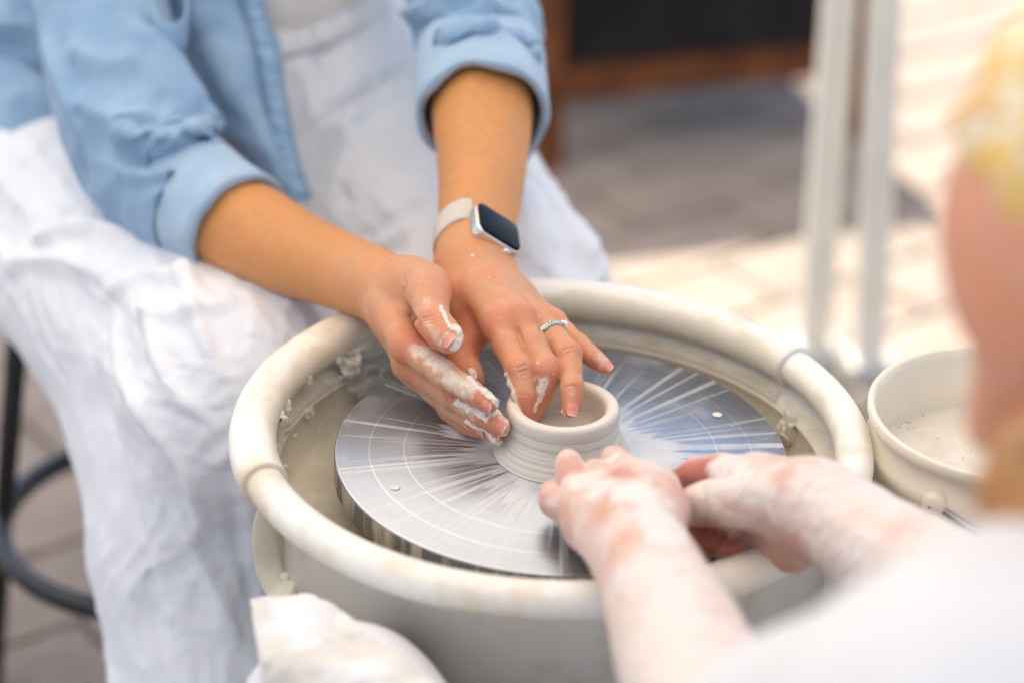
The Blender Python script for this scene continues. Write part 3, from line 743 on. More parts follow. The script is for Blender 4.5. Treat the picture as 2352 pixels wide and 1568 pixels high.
# ---- right arm and hand (left in the picture), thumb side up
R_arm = np.array(toP(ID, [(330, 425, 1.83, .041), (430, 462, 1.785, .039), (560, 527, 1.735, .0345), (650, 571, 1.70, .0293), (735, 605, 1.668, .0252), (815, 636, 1.64, .0225), (874, 657, 1.617, .0213)]))
R_palm = [np.array(toP(A, q)) for q in (
    [(150, 330, 1.614, .0205), (215, 470, 1.592, .0150), (318, 742, 1.546, .0098)],
    [(150, 360, 1.620, .0190), (235, 560, 1.597, .0140), (345, 885, 1.560, .0098)],
    [(160, 380, 1.626, .0180), (270, 620, 1.606, .0130), (400, 955, 1.572, .0092)],
    [(180, 380, 1.632, .0170), (320, 640, 1.612, .0120), (455, 990, 1.583, .0082)],
    [(230, 330, 1.606, .0170), (360, 330, 1.588, .0165), (430, 400, 1.580, .0150)],
    [(300, 330, 1.600, .016), (430, 560, 1.580, .0135), (480, 760, 1.566, .0105)])]
R_fing = [np.array(toP(A, q)) for q in (
    [(318, 742, 1.546, .0100), (598, 953, 1.518, .0088), (800, 1085, 1.503, .0073), (925, 1165, 1.495, .0058)],
    [(345, 885, 1.560, .0100), (660, 1108, 1.530, .0088), (880, 1245, 1.510, .0076), (1005, 1325, 1.5005, .0064)],
    [(400, 955, 1.572, .0094), (655, 1180, 1.542, .0084), (840, 1310, 1.520, .0070), (975, 1398, 1.509, .0056)],
    [(455, 990, 1.583, .0082), (640, 1215, 1.556, .0072), (750, 1305, 1.541, .0062), (838, 1360, 1.532, .0050)])]
R_thumb = np.array(toP(A, [(330, 300, 1.596, .0165), (470, 330, 1.560, .0150), (500, 400, 1.548, .0126), (515, 575, 1.520, .0105), (590, 665, 1.508, .0097), (648, 712, 1.500, .0084)]))
R = hand_field(R_arm, R_palm, R_fing, R_thumb, .00085)
# ---- left arm and hand (right in the picture), watch arm
L_arm = np.array(toP(ID, [(1102, 40, 1.845, .041), (1105, 160, 1.79, .038), (1108, 270, 1.74, .0345), (1107, 400, 1.69, .0285), (1098, 500, 1.655, .0245), (1089, 575, 1.628, .0225), (1086, 620, 1.612, .0215)]))
L_palm = [np.array(toP(A, q)) for q in (
    [(760, 170, 1.612, .0190), (850, 380, 1.585, .0150), (985, 600, 1.553, .0102)],
    [(800, 170, 1.612, .0190), (960, 370, 1.583, .0145), (1125, 555, 1.554, .0100)],
    [(850, 180, 1.616, .0180), (1050, 380, 1.590, .0130), (1258, 555, 1.564, .0093)],
    [(890, 190, 1.620, .0170), (1110, 400, 1.602, .0115), (1372, 585, 1.580, .0082)],
    [(720, 260, 1.612, .0165), (720, 420, 1.598, .0160), (780, 600, 1.584, .0125)],
    [(800, 330, 1.610, .0150), (900, 520, 1.588, .0120), (1000, 620, 1.572, .0090)])]
L_fing = [np.array(toP(A, q)) for q in (
    [(985, 600, 1.553, .0104), (1132, 925, 1.524, .0090), (1168, 1120, 1.517, .0076), (1190, 1255, 1.5165, .0056)],
    [(1125, 555, 1.554, .0102), (1338, 930, 1.5265, .0090), (1275, 1115, 1.530, .0074), (1212, 1270, 1.528, .0058)],
    [(1258, 555, 1.564, .0095), (1492, 810, 1.535, .0083), (1512, 1045, 1.517, .0072), (1502, 1205, 1.510, .0058)],
    [(1372, 585, 1.580, .0082), (1555, 742, 1.562, .0068), (1665, 840, 1.552, .0060), (1752, 905, 1.546, .0050)])]
L_thumb = np.array(toP(A, [(700, 380, 1.604, .0155), (790, 660, 1.582, .0118), (725, 850, 1.560, .0098), (765, 950, 1.548, .0088), (795, 1000, 1.543, .0076)]))
L = hand_field(L_arm, L_palm, L_fing, L_thumb, .00085)

def crease_set(m, b, f, specs):
    h = np.zeros(len(m.V))
    for pl, w, a in specs:
        q = onto(b, [f(*p) for p in crom(pl, 10)])
        if len(q) < 2: continue
        d, t = polydist(m.V, q); h += (1.8 if a < 0 else 1.3) * a * np.clip(np.minimum(t, 1 - t) * 4, 0, 1) * np.exp(-(d / w) ** 2)
    m.push(h)
def finish_hand(m, f, clay, red, thick, creases, seed, specks):
    b = m.bvh(); crease_set(m, b, f, creases)
    splat(m, b, f, red, 'red', seed, 90, .25); splat(m, b, f, clay, 'clay', seed + 5, 200, .5, .35)
    m.attr['red'] = np.clip(m.attr['red'], 0, 1)
    h = np.zeros(len(m.V)); tmp = M(m.V, m.F); splat(tmp, b, f, thick, 'clay', seed + 5, 260, .55); tk = tmp.attr['clay']
    m.attr['clay'] = np.maximum(m.attr['clay'], tk)
    sel = rng.choice(len(m.V), specks[0], replace=False); sel = [i for i in sel if np.linalg.norm(m.V[i] - specks[1]) < specks[2] * rng.random() ** .5 * 1.6]
    for i in sel:
        rr = rng.choice([.0005, .0007, .0011], p=[.6, .3, .1]); d = np.linalg.norm(m.V - m.V[i], axis=1); s_ = sstep(rr * 1.5, rr * .5, d); m.attr['clay'] = np.maximum(m.attr['clay'], .95 * s_)
    nz = fbm(m.V * 330, seed + 9, 3)
    m.attr['tan'] = sstep(.035, .15, np.linalg.norm(m.V - specks[1], axis=1))
    m.push(tk * (.00085 + .0009 * nz) + .00012 * noise(m.V * 160, seed)); m.smooth(1, .25); return m
RB = R.bvh(); LB = L.bvh()
R_clay = [([(370, 770), (450, 780)], .004, .45), ([(460, 800), (560, 870), (640, 960), (760, 1040)], .0075, .72), ([(560, 1000), (650, 1040)], .004, .5), ([(700, 1180), (800, 1220)], .005, .5), ([(480, 480), (470, 420)], .003, .4), ([(470, 590), (520, 640), (560, 720)], .004, .45), ([(1040, 1260), (1060, 1350)], .005, .6), ([(620, 690), (590, 720)], .004, .55)]
R_thick = [([(690, 640), (705, 700), (670, 760)], .0042, 1), ([(575, 480), (600, 540), (640, 620)], .0016, 1), ([(780, 985), (860, 1060), (930, 1110), (980, 1160)], .0026, 1), ([(700, 1165), (800, 1200), (900, 1235), (990, 1220), (1040, 1200)], .0033, 1), ([(830, 1225), (900, 1270)], .003, 1), ([(760, 1285), (820, 1325), (880, 1345), (930, 1375)], .0020, 1), ([(920, 1405), (960, 1440), (1000, 1445)], .0022, 1), ([(1000, 1390), (1050, 1385)], .0018, 1)]
R_red = [([(280, 700), (320, 800)], .012, .55), ([(430, 650), (470, 720), (560, 790)], .008, .8), ([(800, 1100), (930, 1180)], .009, .7), ([(900, 1270), (1030, 1330)], .010, .75), ([(900, 1340), (1000, 1420)], .009, .75), ([(800, 1340), (860, 1380)], .007, .8), ([(500, 560), (620, 720)], .012, .5), ([(290, 920), (400, 980)], .009, .45), ([(640, 1110)], .008, .4), ([(590, 300), (560, 380)], .012, .3)]
R_cre = [([(545, 915), (580, 975), (570, 1015)], .0006, -.0004), ([(610, 885), (645, 945)], .0006, -.0003), ([(780, 1050), (800, 1090), (790, 1120)], .0006, -.0003), ([(425, 610), (500, 600), (590, 575)], .0006, -.0003), ([(300, 260), (330, 330)], .0015, -.0006), ([(560, 900), (600, 960), (590, 1000)], .0007, -.0005), ([(590, 890), (625, 950)], .0006, -.0004), ([(600, 1090), (625, 1130), (610, 1160)], .0007, -.0006), ([(640, 1080), (665, 1120), (650, 1160)], .0007, -.0006), ([(430, 560), (500, 545), (570, 520)], .0007, -.0004), ([(440, 585), (510, 570), (585, 545)], .0007, -.0004), ([(590, 1200), (615, 1230)], .0006, -.0004), ([(318, 395), (345, 470), (390, 560), (430, 650)], .0020, -.0018), ([(310, 330), (320, 400)], .0016, -.0008)]
finish_hand(R, A, R_clay, R_red, R_thick, R_cre, 11, (260, P(*A(430, 650), 1.54), .075))
L_clay = [([(1500, 1060), (1510, 1110)], .005, .3), ([(1700, 820), (1740, 870)], .004, .45), ([(1440, 770), (1500, 800)], .004, .25), ([(1250, 1000), (1320, 1010)], .004, .4), ([(1130, 930), (1190, 1000)], .004, .2)]
L_thick = [([(1045, 965), (1080, 1050), (1100, 1120), (1135, 1200), (1155, 1270)], .0020, 1), ([(1300, 1010), (1285, 1070), (1265, 1130)], .0034, 1), ([(1260, 1150), (1250, 1200)], .0022, 1), ([(905, 745), (945, 800)], .0012, 1), ([(790, 935), (815, 990)], .0024, 1), ([(1440, 1215), (1470, 1260)], .0016, .9)]
L_red = [([(960, 540), (1060, 570)], .009, .6), ([(1140, 520), (1190, 560)], .008, .45), ([(880, 640), (960, 740)], .009, .45), ([(1120, 900), (1190, 940)], .008, .4), ([(1180, 1150), (1205, 1280)], .010, .8), ([(1380, 900), (1340, 960)], .009, .6), ([(1270, 1120), (1220, 1270)], .010, .9), ([(1490, 800)], .009, .4), ([(1500, 1120), (1500, 1250)], .010, .75), ([(1700, 880), (1780, 930)], .009, .8), ([(700, 640), (820, 780)], .016, .9), ([(700, 860), (780, 960)], .010, .6), ([(1560, 760), (1640, 850)], .007, .4)]
L_cre = [([(1110, 950), (1150, 935), (1200, 925)], .0007, -.0006), ([(1110, 920), (1150, 895), (1195, 885)], .0006, -.0005), ([(1120, 970), (1165, 958), (1205, 950)], .0006, -.0004), ([(1440, 790), (1490, 770), (1530, 770)], .0007, -.0004), ([(1450, 815), (1500, 795), (1540, 800)], .0006, -.0004), ([(1455, 1050), (1500, 1035), (1550, 1040)], .0006, -.0004), ([(1135, 1110), (1170, 1100), (1220, 1105)], .0006, -.0003), ([(1120, 620), (1135, 680), (1160, 760)], .0016, -.0009), ([(1280, 630), (1310, 690)], .0015, -.0008), ([(900, 300), (1000, 480)], .003, .0006), ([(1000, 330), (1130, 500)], .003, .0006), ([(1060, 340), (1240, 510)], .0028, .0006)]
finish_hand(L, A, L_clay, L_red, L_thick, L_cre, 31, (170, P(*A(1200, 700), 1.55), .075))

# ---- the rest of the body, under the clothes and above the picture
HIPR, HIPL = P(205, 430, 2.02), P(800, 190, 2.18)
KNR, KNL = P(560, 905, 1.74), P(1135, 705, 1.86)
SHR, SHL = np.array([-.44, .57, .86]), np.array([-.135, .70, .885])
ELR, ELL = R_arm[0][:3], L_arm[0][:3]
pel = (HIPR + HIPL) / 2; chest = (SHR + SHL) / 2 + np.array([.0, .0, -.06]); neck = (SHR + SHL) / 2 + np.array([.03, -.03, .06]); headc = neck + np.array([.07, -.09, .14])
fl = Field(np.array([-.62, -.1, .02]), np.array([.18, 1.0, 1.28]), .009)
fl.chain([(pel, chest, .10, .11, .05), (SHR, SHL, .05, .05, .04), (SHR, ELR, .045, .036, .03), (SHL, ELL, .045, .036, .03), (chest, neck, .06, .05, .05), (neck, headc, .05, .055, .03), (headc - np.array([.015, -.02, -.02]), headc + np.array([.0, .02, .05]), .082, .088, .03), (headc + np.array([.045, -.06, -.05]), headc + np.array([.04, -.055, -.03]), .035, .045, .03), (headc + np.array([.075, -.10, -.005]), headc + np.array([.085, -.112, -.02]), .012, .014, .012),
          (HIPR, KNR, .07, .052, .04), (HIPL, KNL, .07, .052, .04), (KNR, P(440, 1250, 1.81), .044, .034, .02), (P(440, 1250, 1.81), P(490, 1900, 1.81), .034, .030, .02), (KNL, KNL + np.array([-.03, .06, -.47]), .048, .034, .02)])
core = fl.mesh(2)
body = build('body', join([R, L, core]), MAT['skin1'], p1)
fl = Field(headc - .2, headc + .2, .006)
hx = headc + np.array([-.02, .03, .055])
fl.chain([(hx, hx + np.array([-.02, .03, -.06]), .098, .085, .03), (hx + np.array([-.05, .07, -.08]), hx + np.array([-.07, .10, -.16]), .05, .03, .04)])
hm = fl.mesh(1); hm.push(.003 * noise(hm.V * np.array([120, 120, 20]), 3)); build('hair', hm, MAT['hair'], p1)

for cc, fp, ln, wd in ((A(618, 700), R_thumb[[3, 5]], .0125, .0125), (A(893, 1183), R_fing[0][[2, 3]], .0105, .0075), (A(992, 1330), R_fing[1][[2, 3]], .0105, .0090), (A(958, 1393), R_fing[2][[2, 3]], .0095, .0075), (A(850, 1372), R_fing[3][[2, 3]], .0075, .006)):
    nail(R, RB, cc, fp[:, :3], ln, wd, p1, ID)
for cc, fp, ln, wd in ((A(1520, 1200), L_fing[2][[2, 3]], .0115, .0090), (A(1765, 897), L_fing[3][[2, 3]], .0085, .0068)):
    nail(L, LB, cc, fp[:, :3], ln, wd, p1, ID)

# ---- trousers
fl = Field(np.array([-.62, .0, .02]), np.array([.2, 1.0, .80]), .0038)
SHINR, SHINL = P(500, 1990, 1.80), KNL + np.array([-.02, .05, -.46])
fl.chain([(HIPR, KNR, .105, .082, .05), (HIPL, KNL, .105, .085, .05), (HIPR, HIPL, .10, .10, .06), (pel + np.array([0, 0, .02]), pel + np.array([.02, -.02, .085]), .13, .119, .06),
          ((HIPR * .45 + HIPL * .55) + np.array([.05, -.05, -.02]), (HIPR * .5 + HIPL * .5) * .55 + (KNR * .5 + KNL * .5) * .45 + np.array([0.02, .0, -.03]), .10, .05, .09),
          (P(290, 760, 1.86), P(395, 1000, 1.82), .068, .066, .05), (P(395, 1000, 1.82), P(455, 1300, 1.79), .066, .068, .04), (P(465, 1300, 1.79), P(495, 1600, 1.785), .070, .066, .04), (P(495, 1600, 1.785), SHINR, .066, .07, .04), (KNR, P(470, 1200, 1.79), .078, .06, .05), (P(150, 560, 1.95), P(300, 700, 1.86), .085, .075, .05),
          (KNL, KNL + np.array([-.01, .03, -.12]), .088, .088, .04), (KNL + np.array([-.01, .03, -.12]), SHINL, .088, .095, .04)])
tro = fl.mesh(3)
def long_folds(m, segs, seed, a1=.0066, a2=.0040, fa=4., fp=27.):
    """folds that run along each stretch of cloth"""
    num = np.zeros(len(m.V)); den = np.zeros(len(m.V)) + 1e-9
    for k, (p0, p1) in enumerate(segs):
        ax = (p1 - p0) / np.linalg.norm(p1 - p0); e1 = np.cross(ax, [.3, .2, .9]); e1 /= np.linalg.norm(e1); e2 = np.cross(ax, e1)
        q = m.V - p0; L_ = np.stack([q @ ax * fa, q @ e1 * fp, q @ e2 * fp], 1)
        wp = noise(m.V * 9 + 5 * k, seed + 40 + k); L_ = L_ + .9 * wp[:, None] * np.array([0, 1., 1.])
        n1 = noise(L_, seed + k); n2 = noise(L_ * 1.9 + 7, seed + 10 + k)
        h = a1 * n1 * (.5 + .8 * np.clip(noise(m.V * 6, seed + 3) + .4, 0, 1)) + a2 * np.clip(1 - 2.6 * np.abs(n2), 0, 1) ** 1.6
        d, _ = polydist(m.V, np.array([p0, p1])); w = np.exp(-(d / .06) ** 2); num += w * h; den += w
    return m.push(num / den)
tro = long_folds(tro, [(HIPR, KNR), (P(290, 760, 1.86), P(395, 1000, 1.82)), (P(395, 1000, 1.82), P(495, 1600, 1.785)), (HIPL, KNL), (P(620, 150, 2.0), P(860, 560, 1.93)), (KNR, P(470, 1200, 1.79))], 3)
tro = long_folds(tro, [(HIPR, KNR), (P(290, 760, 1.86), P(395, 1000, 1.82)), (P(395, 1000, 1.82), P(495, 1600, 1.785)), (HIPL, KNL)], 60, .0005, .0018, 9., 55.)
tro_folds = [
    ([(420, 600), (470, 780), (520, 880)], 0.0063, 0.0075), ([(230, 690), (330, 640), (480, 640)], 0.0074, 0.0095), ([(60, 560), (200, 520), (330, 560)], 0.0074, 0.0095), ([(0, 610), (150, 600), (280, 650)], 0.0084, 0.0095),
    ([(260, 700), (300, 900), (430, 1080), (470, 1250)], 0.0063, 0.0084), ([(330, 660), (380, 860), (520, 1000)], 0.0063, 0.0075), ([(480, 1080), (600, 960), (650, 900)], 0.0053, 0.0066), ([(300, 720), (420, 720), (560, 690)], 0.0063, 0.0056),
    ([(390, 1150), (470, 1300), (560, 1500)], 0.0063, 0.0075), ([(520, 1100), (560, 1300), (600, 1450)], 0.0063, -0.0056), ([(200, 760), (260, 1000), (330, 1300), (390, 1560)], 0.0074, -0.0066),
    ([(100, 500), (250, 470), (320, 520)], 0.0053, -0.0056), ([(740, 280), (850, 200), (960, 130)], 0.0053, -0.0095), ([(730, 330), (860, 240), (980, 160)], 0.0074, 0.0084), ([(760, 450), (800, 330), (810, 250)], 0.0053, 0.0056),
    ([(780, 420), (800, 480)], 0.0042, -0.0075), ([(800, 560), (900, 500), (1000, 450)], 0.0058, -0.0075), ([(820, 600), (920, 540), (1000, 500)], 0.0058, 0.0066), ([(860, 590), (940, 560)], 0.0042, -0.0066), ([(660, 130), (700, 200), (720, 300)], 0.0042, 0.0048), ([(720, 120), (750, 200)], 0.0037, -0.0048), ([(1200, 380), (1270, 470), (1330, 560)], 0.0063, 0.0056), ([(560, 640), (640, 690), (690, 700)], 0.0053, 0.0056)]
tro = folds(tro, tro_folds, .35); tro.smooth(1, .3)
trousers = build('trousers', tro, MAT['linen'], p1)
# feet
for kn, sh in ((KNR, SHINR), (KNL, SHINL)):
    fl = Field(np.array([sh[0] - .12, sh[1] - .25, -.01]), np.array([sh[0] + .2, sh[1] + .12, .16]), .006)
    a = np.array([sh[0], sh[1], .055]); d = np.array([.06, -.10, 0]); fl.chain([(a, a + d * 1.5 + np.array([0, 0, -.018]), .045, .036, .03), (a + np.array([0, 0, .06]), a, .036, .042, .03)])
    m_ = fl.mesh(2); m_.V[:, 2] = np.maximum(m_.V[:, 2], .002); build('shoe', m_, MAT['tee2'], p1)

_tb = tro.bvh()
wl = [q + (CAM - q) / np.linalg.norm(CAM - q) * .004 for q in onto(_tb, [(585, 118), (640, 104), (700, 88), (760, 66), (820, 36), (880, 0)])]
# ---- tee and open shirt
fl = Field(np.array([-.60, .30, .55]), np.array([.05, 1.0, .98]), .006)
fl.chain([(pel + np.array([.01, -.01, .05]), chest, .127, .120, .05), (SHR * .8 + SHL * .2, SHL * .8 + SHR * .2, .07, .07, .06)])
tm = fl.mesh(2); tm.push(.004 * fbm(tm.V * np.array([14, 14, 22]), 8, 2)); build('t_shirt', tm, MAT['tee'], p1)

shirt_tail = sheet([[P(x, y, d) for x, y, d in r] for r in (
    [(-330, -330, 2.12), (-120, -330, 2.02), (60, -330, 1.97), (230, -330, 1.99)],
    [(-330, -120, 2.12), (-120, -120, 2.01), (60, -110, 1.955), (240, -110, 1.97)],
    [(-330, 80, 2.10), (-120, 90, 1.99), (60, 95, 1.935), (260, 110, 1.95)],
    [(-330, 210, 2.08), (-120, 215, 1.965), (60, 225, 1.91), (290, 250, 1.925)],
    [(-330, 310, 2.08), (-120, 290, 1.955), (50, 338, 1.90), (180, 352, 1.90), (330, 350, 1.91)][0:1] + [(-120, 290, 1.955), (60, 340, 1.90), (330, 352, 1.905)])], 90, 90)
shirt_tail = folds(shirt_tail, [([(-60, 90), (60, 110), (140, 165)], .010, -.020), ([(-40, 60), (80, 75), (150, 130)], .012, .014), ([(0, 250), (80, 215), (150, 250)], .012, .005), ([(60, 0), (90, 60)], .01, .004)])
shirt_tail.push(.003 * fbm(shirt_tail.V * 26, 4, 2)); build('shirt_tail', thicken(shirt_tail, .0016), MAT['denim'], p1)

front = sheet([[P(x, y, d) for x, y, d in r] for r in (
    [(250, -330, 1.97), (380, -330, 1.93), (470, -330, 1.915), (520, -330, 1.92)],
    [(260, -120, 1.97), (390, -130, 1.915), (490, -130, 1.905), (540, -130, 1.91)],
    [(290, 20, 1.97), (420, 10, 1.905), (510, 5, 1.895), (568, 0, 1.905)],
    [(350, 140, 1.97), (470, 110, 1.895), (545, 105, 1.885), (600, 110, 1.897)],
    [(430, 260, 1.95), (525, 225, 1.880), (585, 225, 1.872), (625, 235, 1.885)],
    [(540, 335, 1.930), (585, 320, 1.868), (620, 330, 1.860), (648, 345, 1.872)],
    [(600, 430, 1.930), (635, 430, 1.872), (665, 448, 1.855), (690, 462, 1.862)])], 70, 110)
front = folds(front, [([(430, 130), (480, 230), (560, 310), (640, 350)], .010, .006), ([(470, 90), (500, 170), (540, 250)], .012, .004), ([(560, 190), (590, 280), (630, 340)], .010, -.004)])
front.push(.0025 * fbm(front.V * 30, 14, 2)); build('shirt_front', thicken(front, .0018), MAT['denim'], p1)
# placket: a folded, stitched strip along the opening
def strip(line, w, lift, nseg=80, nw=9, seam=True):
    c = crom(line, nseg); T, _, _ = frames(c); out = []
    for i in range(nseg):
        n = (CAM - c[i]); n = n - T[i] * (n @ T[i]); n /= np.linalg.norm(n); s = np.cross(T[i], n)
        for j in range(nw):
            u = -1 + 2 * j / (nw - 1); out.append(c[i] + s * u * w / 2 + n * (lift * (1 - abs(u) ** 4) + .0016 * math.sin(i * 1.5 + 1.5 * math.sin(i * .37) + 2 * u) * (1 - abs(u) ** 3)))
    i, j = np.meshgrid(np.arange(nseg - 1), np.arange(nw - 1), indexing='ij')
    m = M(np.array(out), np.stack([i * nw + j, i * nw + j + 1, (i + 1) * nw + j + 1, (i + 1) * nw + j], -1).reshape(-1, 4))
    u = np.tile(np.abs(np.linspace(-1, 1, nw)), nseg); m.attr['seam'] = ((u > .7) & (u < .8)) * 1.0
    if m.normals().mean(0) @ (CAM - c.mean(0)) < 0: m.F = m.F[:, ::-1]
    return thicken(m, .0022)
if len(wl) > 3: build('waistband', strip(wl, .026, .004, 110), MAT['linen'], p1)
PL = [P(535, -330, 1.915), P(553, -130, 1.903), P(580, 0, 1.896), P(610, 110, 1.890), P(634, 235, 1.878), P(655, 345, 1.865), P(690, 462, 1.852)]
build('placket', strip(PL, .019, .004), MAT['denim'], p1)
inner = sheet([[P(x, y, d) for x, y, d in r] for r in ([(590, 60, 1.93), (625, 70, 1.915), (645, 90, 1.915)], [(620, 240, 1.92), (650, 250, 1.90), (664, 270, 1.90)], [(650, 350, 1.905), (680, 350, 1.885), (688, 370, 1.885)], [(680, 450, 1.89), (698, 458, 1.872), (704, 470, 1.875)])], 20, 60)
build('placket_facing', thicken(inner, .0016), MAT['denim_in'], p1)

def sleeve(pts, n, seed, amp, fold, fs=26):
    q = crom(np.array([np.concatenate([P(x, y, d), [r]]) for x, y, d, r in pts]), n); m = sweep(q[:, :3], q[:, 3], 120)
    s = np.repeat(np.linspace(0, 1, n), 120)
    nz = fbm(m.V * fs, seed, 2); n2 = noise(np.stack([s * 16, m.V[:, 0] * 9, m.V[:, 2] * 9], 1) + .8 * nz[:, None], seed + 1)
    if m.normals()[n * 60] @ (m.V[n * 60] - q[n // 2, :3]) < 0: m.F = m.F[:, ::-1]
    m.push(.35 * amp * nz + amp * .8 * (1 - 2 * np.abs(n2)) * sstep(0.15, .7, s)); return folds(m, fold, .3, seed)
slR = sleeve([(215, -430, 1.90, .075), (200, -230, 1.885, .062), (225, -20, 1.865, .053), (268, 170, 1.835, .055), (325, 330, 1.805, .055), (385, 425, 1.785, .050), (455, 470, 1.767, .0435)], 120, 21, .0036, [
    ([(300, 40), (400, 150), (470, 270), (500, 290)], 0.0067, 0.0112), ([(250, 300), (380, 330), (490, 290)], 0.0067, 0.0148), ([(260, 350), (380, 370), (500, 300)], 0.0054, -0.0130), ([(270, 390), (400, 400), (520, 310)], 0.0061, 0.0148), ([(380, 400), (460, 370), (510, 310)], 0.0040, -0.0148), ([(170, 230), (270, 280), (360, 260)], 0.0081, 0.0112), ([(330, 470), (440, 400), (560, 330)], 0.0061, 0.0112), ([(150, 100), (250, 150), (330, 130)], 0.0101, 0.0093), ([(100, 60), (150, 200), (200, 340)], 0.0081, 0.0093), ([(360, 450), (440, 380)], 0.0040, -0.0112)])
build('sleeve', thicken(slR, .0016), MAT['denim'], p1)
slL = sleeve([(960, -420, 2.00, .070), (1030, -220, 1.93, .060), (1072, -50, 1.875, .0515), (1098, 70, 1.83, .049), (1106, 165, 1.79, .0475), (1107, 220, 1.765, .045)], 110, 41, .004, [
    ([(940, 40), (1060, 20), (1200, 30)], 0.0067, 0.0148), ([(950, 70), (1080, 55), (1220, 90)], 0.0054, -0.0148), ([(960, 130), (1080, 80), (1180, 90), (1240, 160)], 0.0054, 0.0148), ([(970, 160), (1100, 105), (1220, 140)], 0.0047, -0.0148), ([(950, 0), (1080, -20), (1200, -10)], 0.0061, -0.0112)])
build('sleeve', thicken(slL, .0016), MAT['denim'], p1)
def cuff(pts, fold, seed, nround=130):
    """turned-up cuff: an outer band that rolls over its lower edge and runs back inside"""
    q = crom(np.array([np.concatenate([P(x, y, d), [r]]) for x, y, d, r in pts]), 40)
    c = np.vstack([q[:, :3], q[::-1, :3][1:30]]); dr = np.concatenate([np.zeros(40), np.full(29, -.0055)])
    c[40:43] = c[40:43] + 0; r = np.concatenate([q[:, 3], q[::-1, 3][1:30]]) + dr
    T, E1, E2 = frames(q[:, :3]); th = np.linspace(0, 2 * np.pi, nround, endpoint=False); V = []
    for i in range(69):
        k = i if i < 40 else 78 - i
        e = .0010 * math.sin(math.pi * min(1, max(0, (k - 34) / 5))) if i < 40 else 0
        V.append(c[i] + (r[i] + e) * (np.cos(th)[:, None] * E1[k] + np.sin(th)[:, None] * E2[k]))
    V = np.array(V); i, j = np.meshgrid(np.arange(68), np.arange(nround), indexing='ij'); j2 = (j + 1) % nround
    m = M(V.reshape(-1, 3), np.stack([i * nround + j, i * nround + j2, (i + 1) * nround + j2, (i + 1) * nround + j], -1).reshape(-1, 4))
    k = 10 * nround
    if m.normals()[k] @ (m.V[k] - c[10]) < 0: m.F = m.F[:, ::-1]
    tq = np.repeat(np.concatenate([np.linspace(0, 1, 40), np.linspace(1, .2, 29)]), nround)
    ax = q[-1, :3] - q[0, :3]; ax /= np.linalg.norm(ax)
    wv = fbm(m.V * 22, seed, 2); wv2 = noise(m.V * 55, seed + 3)
    m.V += ax * (.004 * wv + .0012 * wv2)[:, None] * sstep(.3, 1, tq)[:, None]
    m.V += (m.V - c.mean(0)) * (.045 * wv)[:, None] * .8
    m.attr['seam'] = np.exp(-((tq - .93) / .012) ** 2) * .6
    return folds(m, fold, .3, seed)
cR = cuff([(432, 446, 1.782, .0475), (470, 470, 1.765, .0465), (515, 500, 1.748, .0450), (556, 528, 1.731, .0440)], [([(400, 560), (470, 480), (580, 400)], .012, .003), ([(420, 600), (500, 520)], .010, -.002)], 51)
build('cuff', cR, MAT['denim_in'], p1)
cL = cuff([(1102, 125, 1.806, .0500), (1104, 170, 1.785, .0510), (1106, 220, 1.762, .0505), (1108, 268, 1.738, .0495)], [([(960, 220), (1080, 160), (1200, 170)], .010, .003), ([(970, 250), (1100, 200), (1230, 240)], .010, -.002)], 61)
build('cuff', cL, MAT['denim_in'], p1)
# roll-up tab hanging at the top of the sleeve
tabc = crom([P(345, -10, 1.80), P(352, 20, 1.792), P(372, 50, 1.786), P(400, 55, 1.786), P(425, 40, 1.79), P(432, 5, 1.80), P(430, -40, 1.815)], 40)
mt_ = []
for i, c in enumerate(tabc):
    for j in range(6): mt_.append(c + np.array([0, -.004, -.024]) * (j / 5) + np.array([0, 0, .001 * math.sin(i * .9)]))
i, j = np.meshgrid(np.arange(39), np.arange(5), indexing='ij'); tb = M(np.array(mt_), np.stack([i * 6 + j, i * 6 + j + 1, (i + 1) * 6 + j + 1, (i + 1) * 6 + j], -1).reshape(-1, 4)); tb.attr['seam'] = np.tile(np.array([0, .2, 0, 0, .9, 0]), 40) * (np.repeat(np.arange(40), 6) % 2)
build('sleeve_tab', thicken(tb, .002), MAT['denim'], p1)

# ------------------------------------------------------------------ wristwatch
watch = empty('wristwatch', tuple(P(1112, 545, 1.62)), 'square black-screen smart watch with pale band on the wrist', 'watch')
wc = P(1098, 545, 1.637); wa = L_arm[5][:3] - L_arm[3][:3]; wa /= np.linalg.norm(wa)
tv = _R * .0289 - _U * .0140 + _F * .0215; tv = tv - wa * (tv @ wa) * .6; tv /= np.linalg.norm(tv); aa = wa - tv * (wa @ tv); aa /= np.linalg.norm(aa); nv_ = np.cross(tv, aa)
if nv_ @ (CAM - wc) < 0: nv_ = -nv_
_ph = math.radians(7); nv_, aa_w = nv_ * math.cos(_ph) - aa * math.sin(_ph), aa * math.cos(_ph) + nv_ * math.sin(_ph)
ctr = np.array(LB.ray_cast(Vector(P(1140, 530, 1.40)), Vector(ray(1140, 530)))[0] or P(1140, 530, 1.61))
ctr = P(1141, 527, 1.612) + nv_ * .0015
MW = Matrix((tuple(tv) + (0,), tuple(aa_w) + (0,), tuple(nv_) + (0,), (0, 0, 0, 1))).transposed(); MW.translation = Vector(ctr)
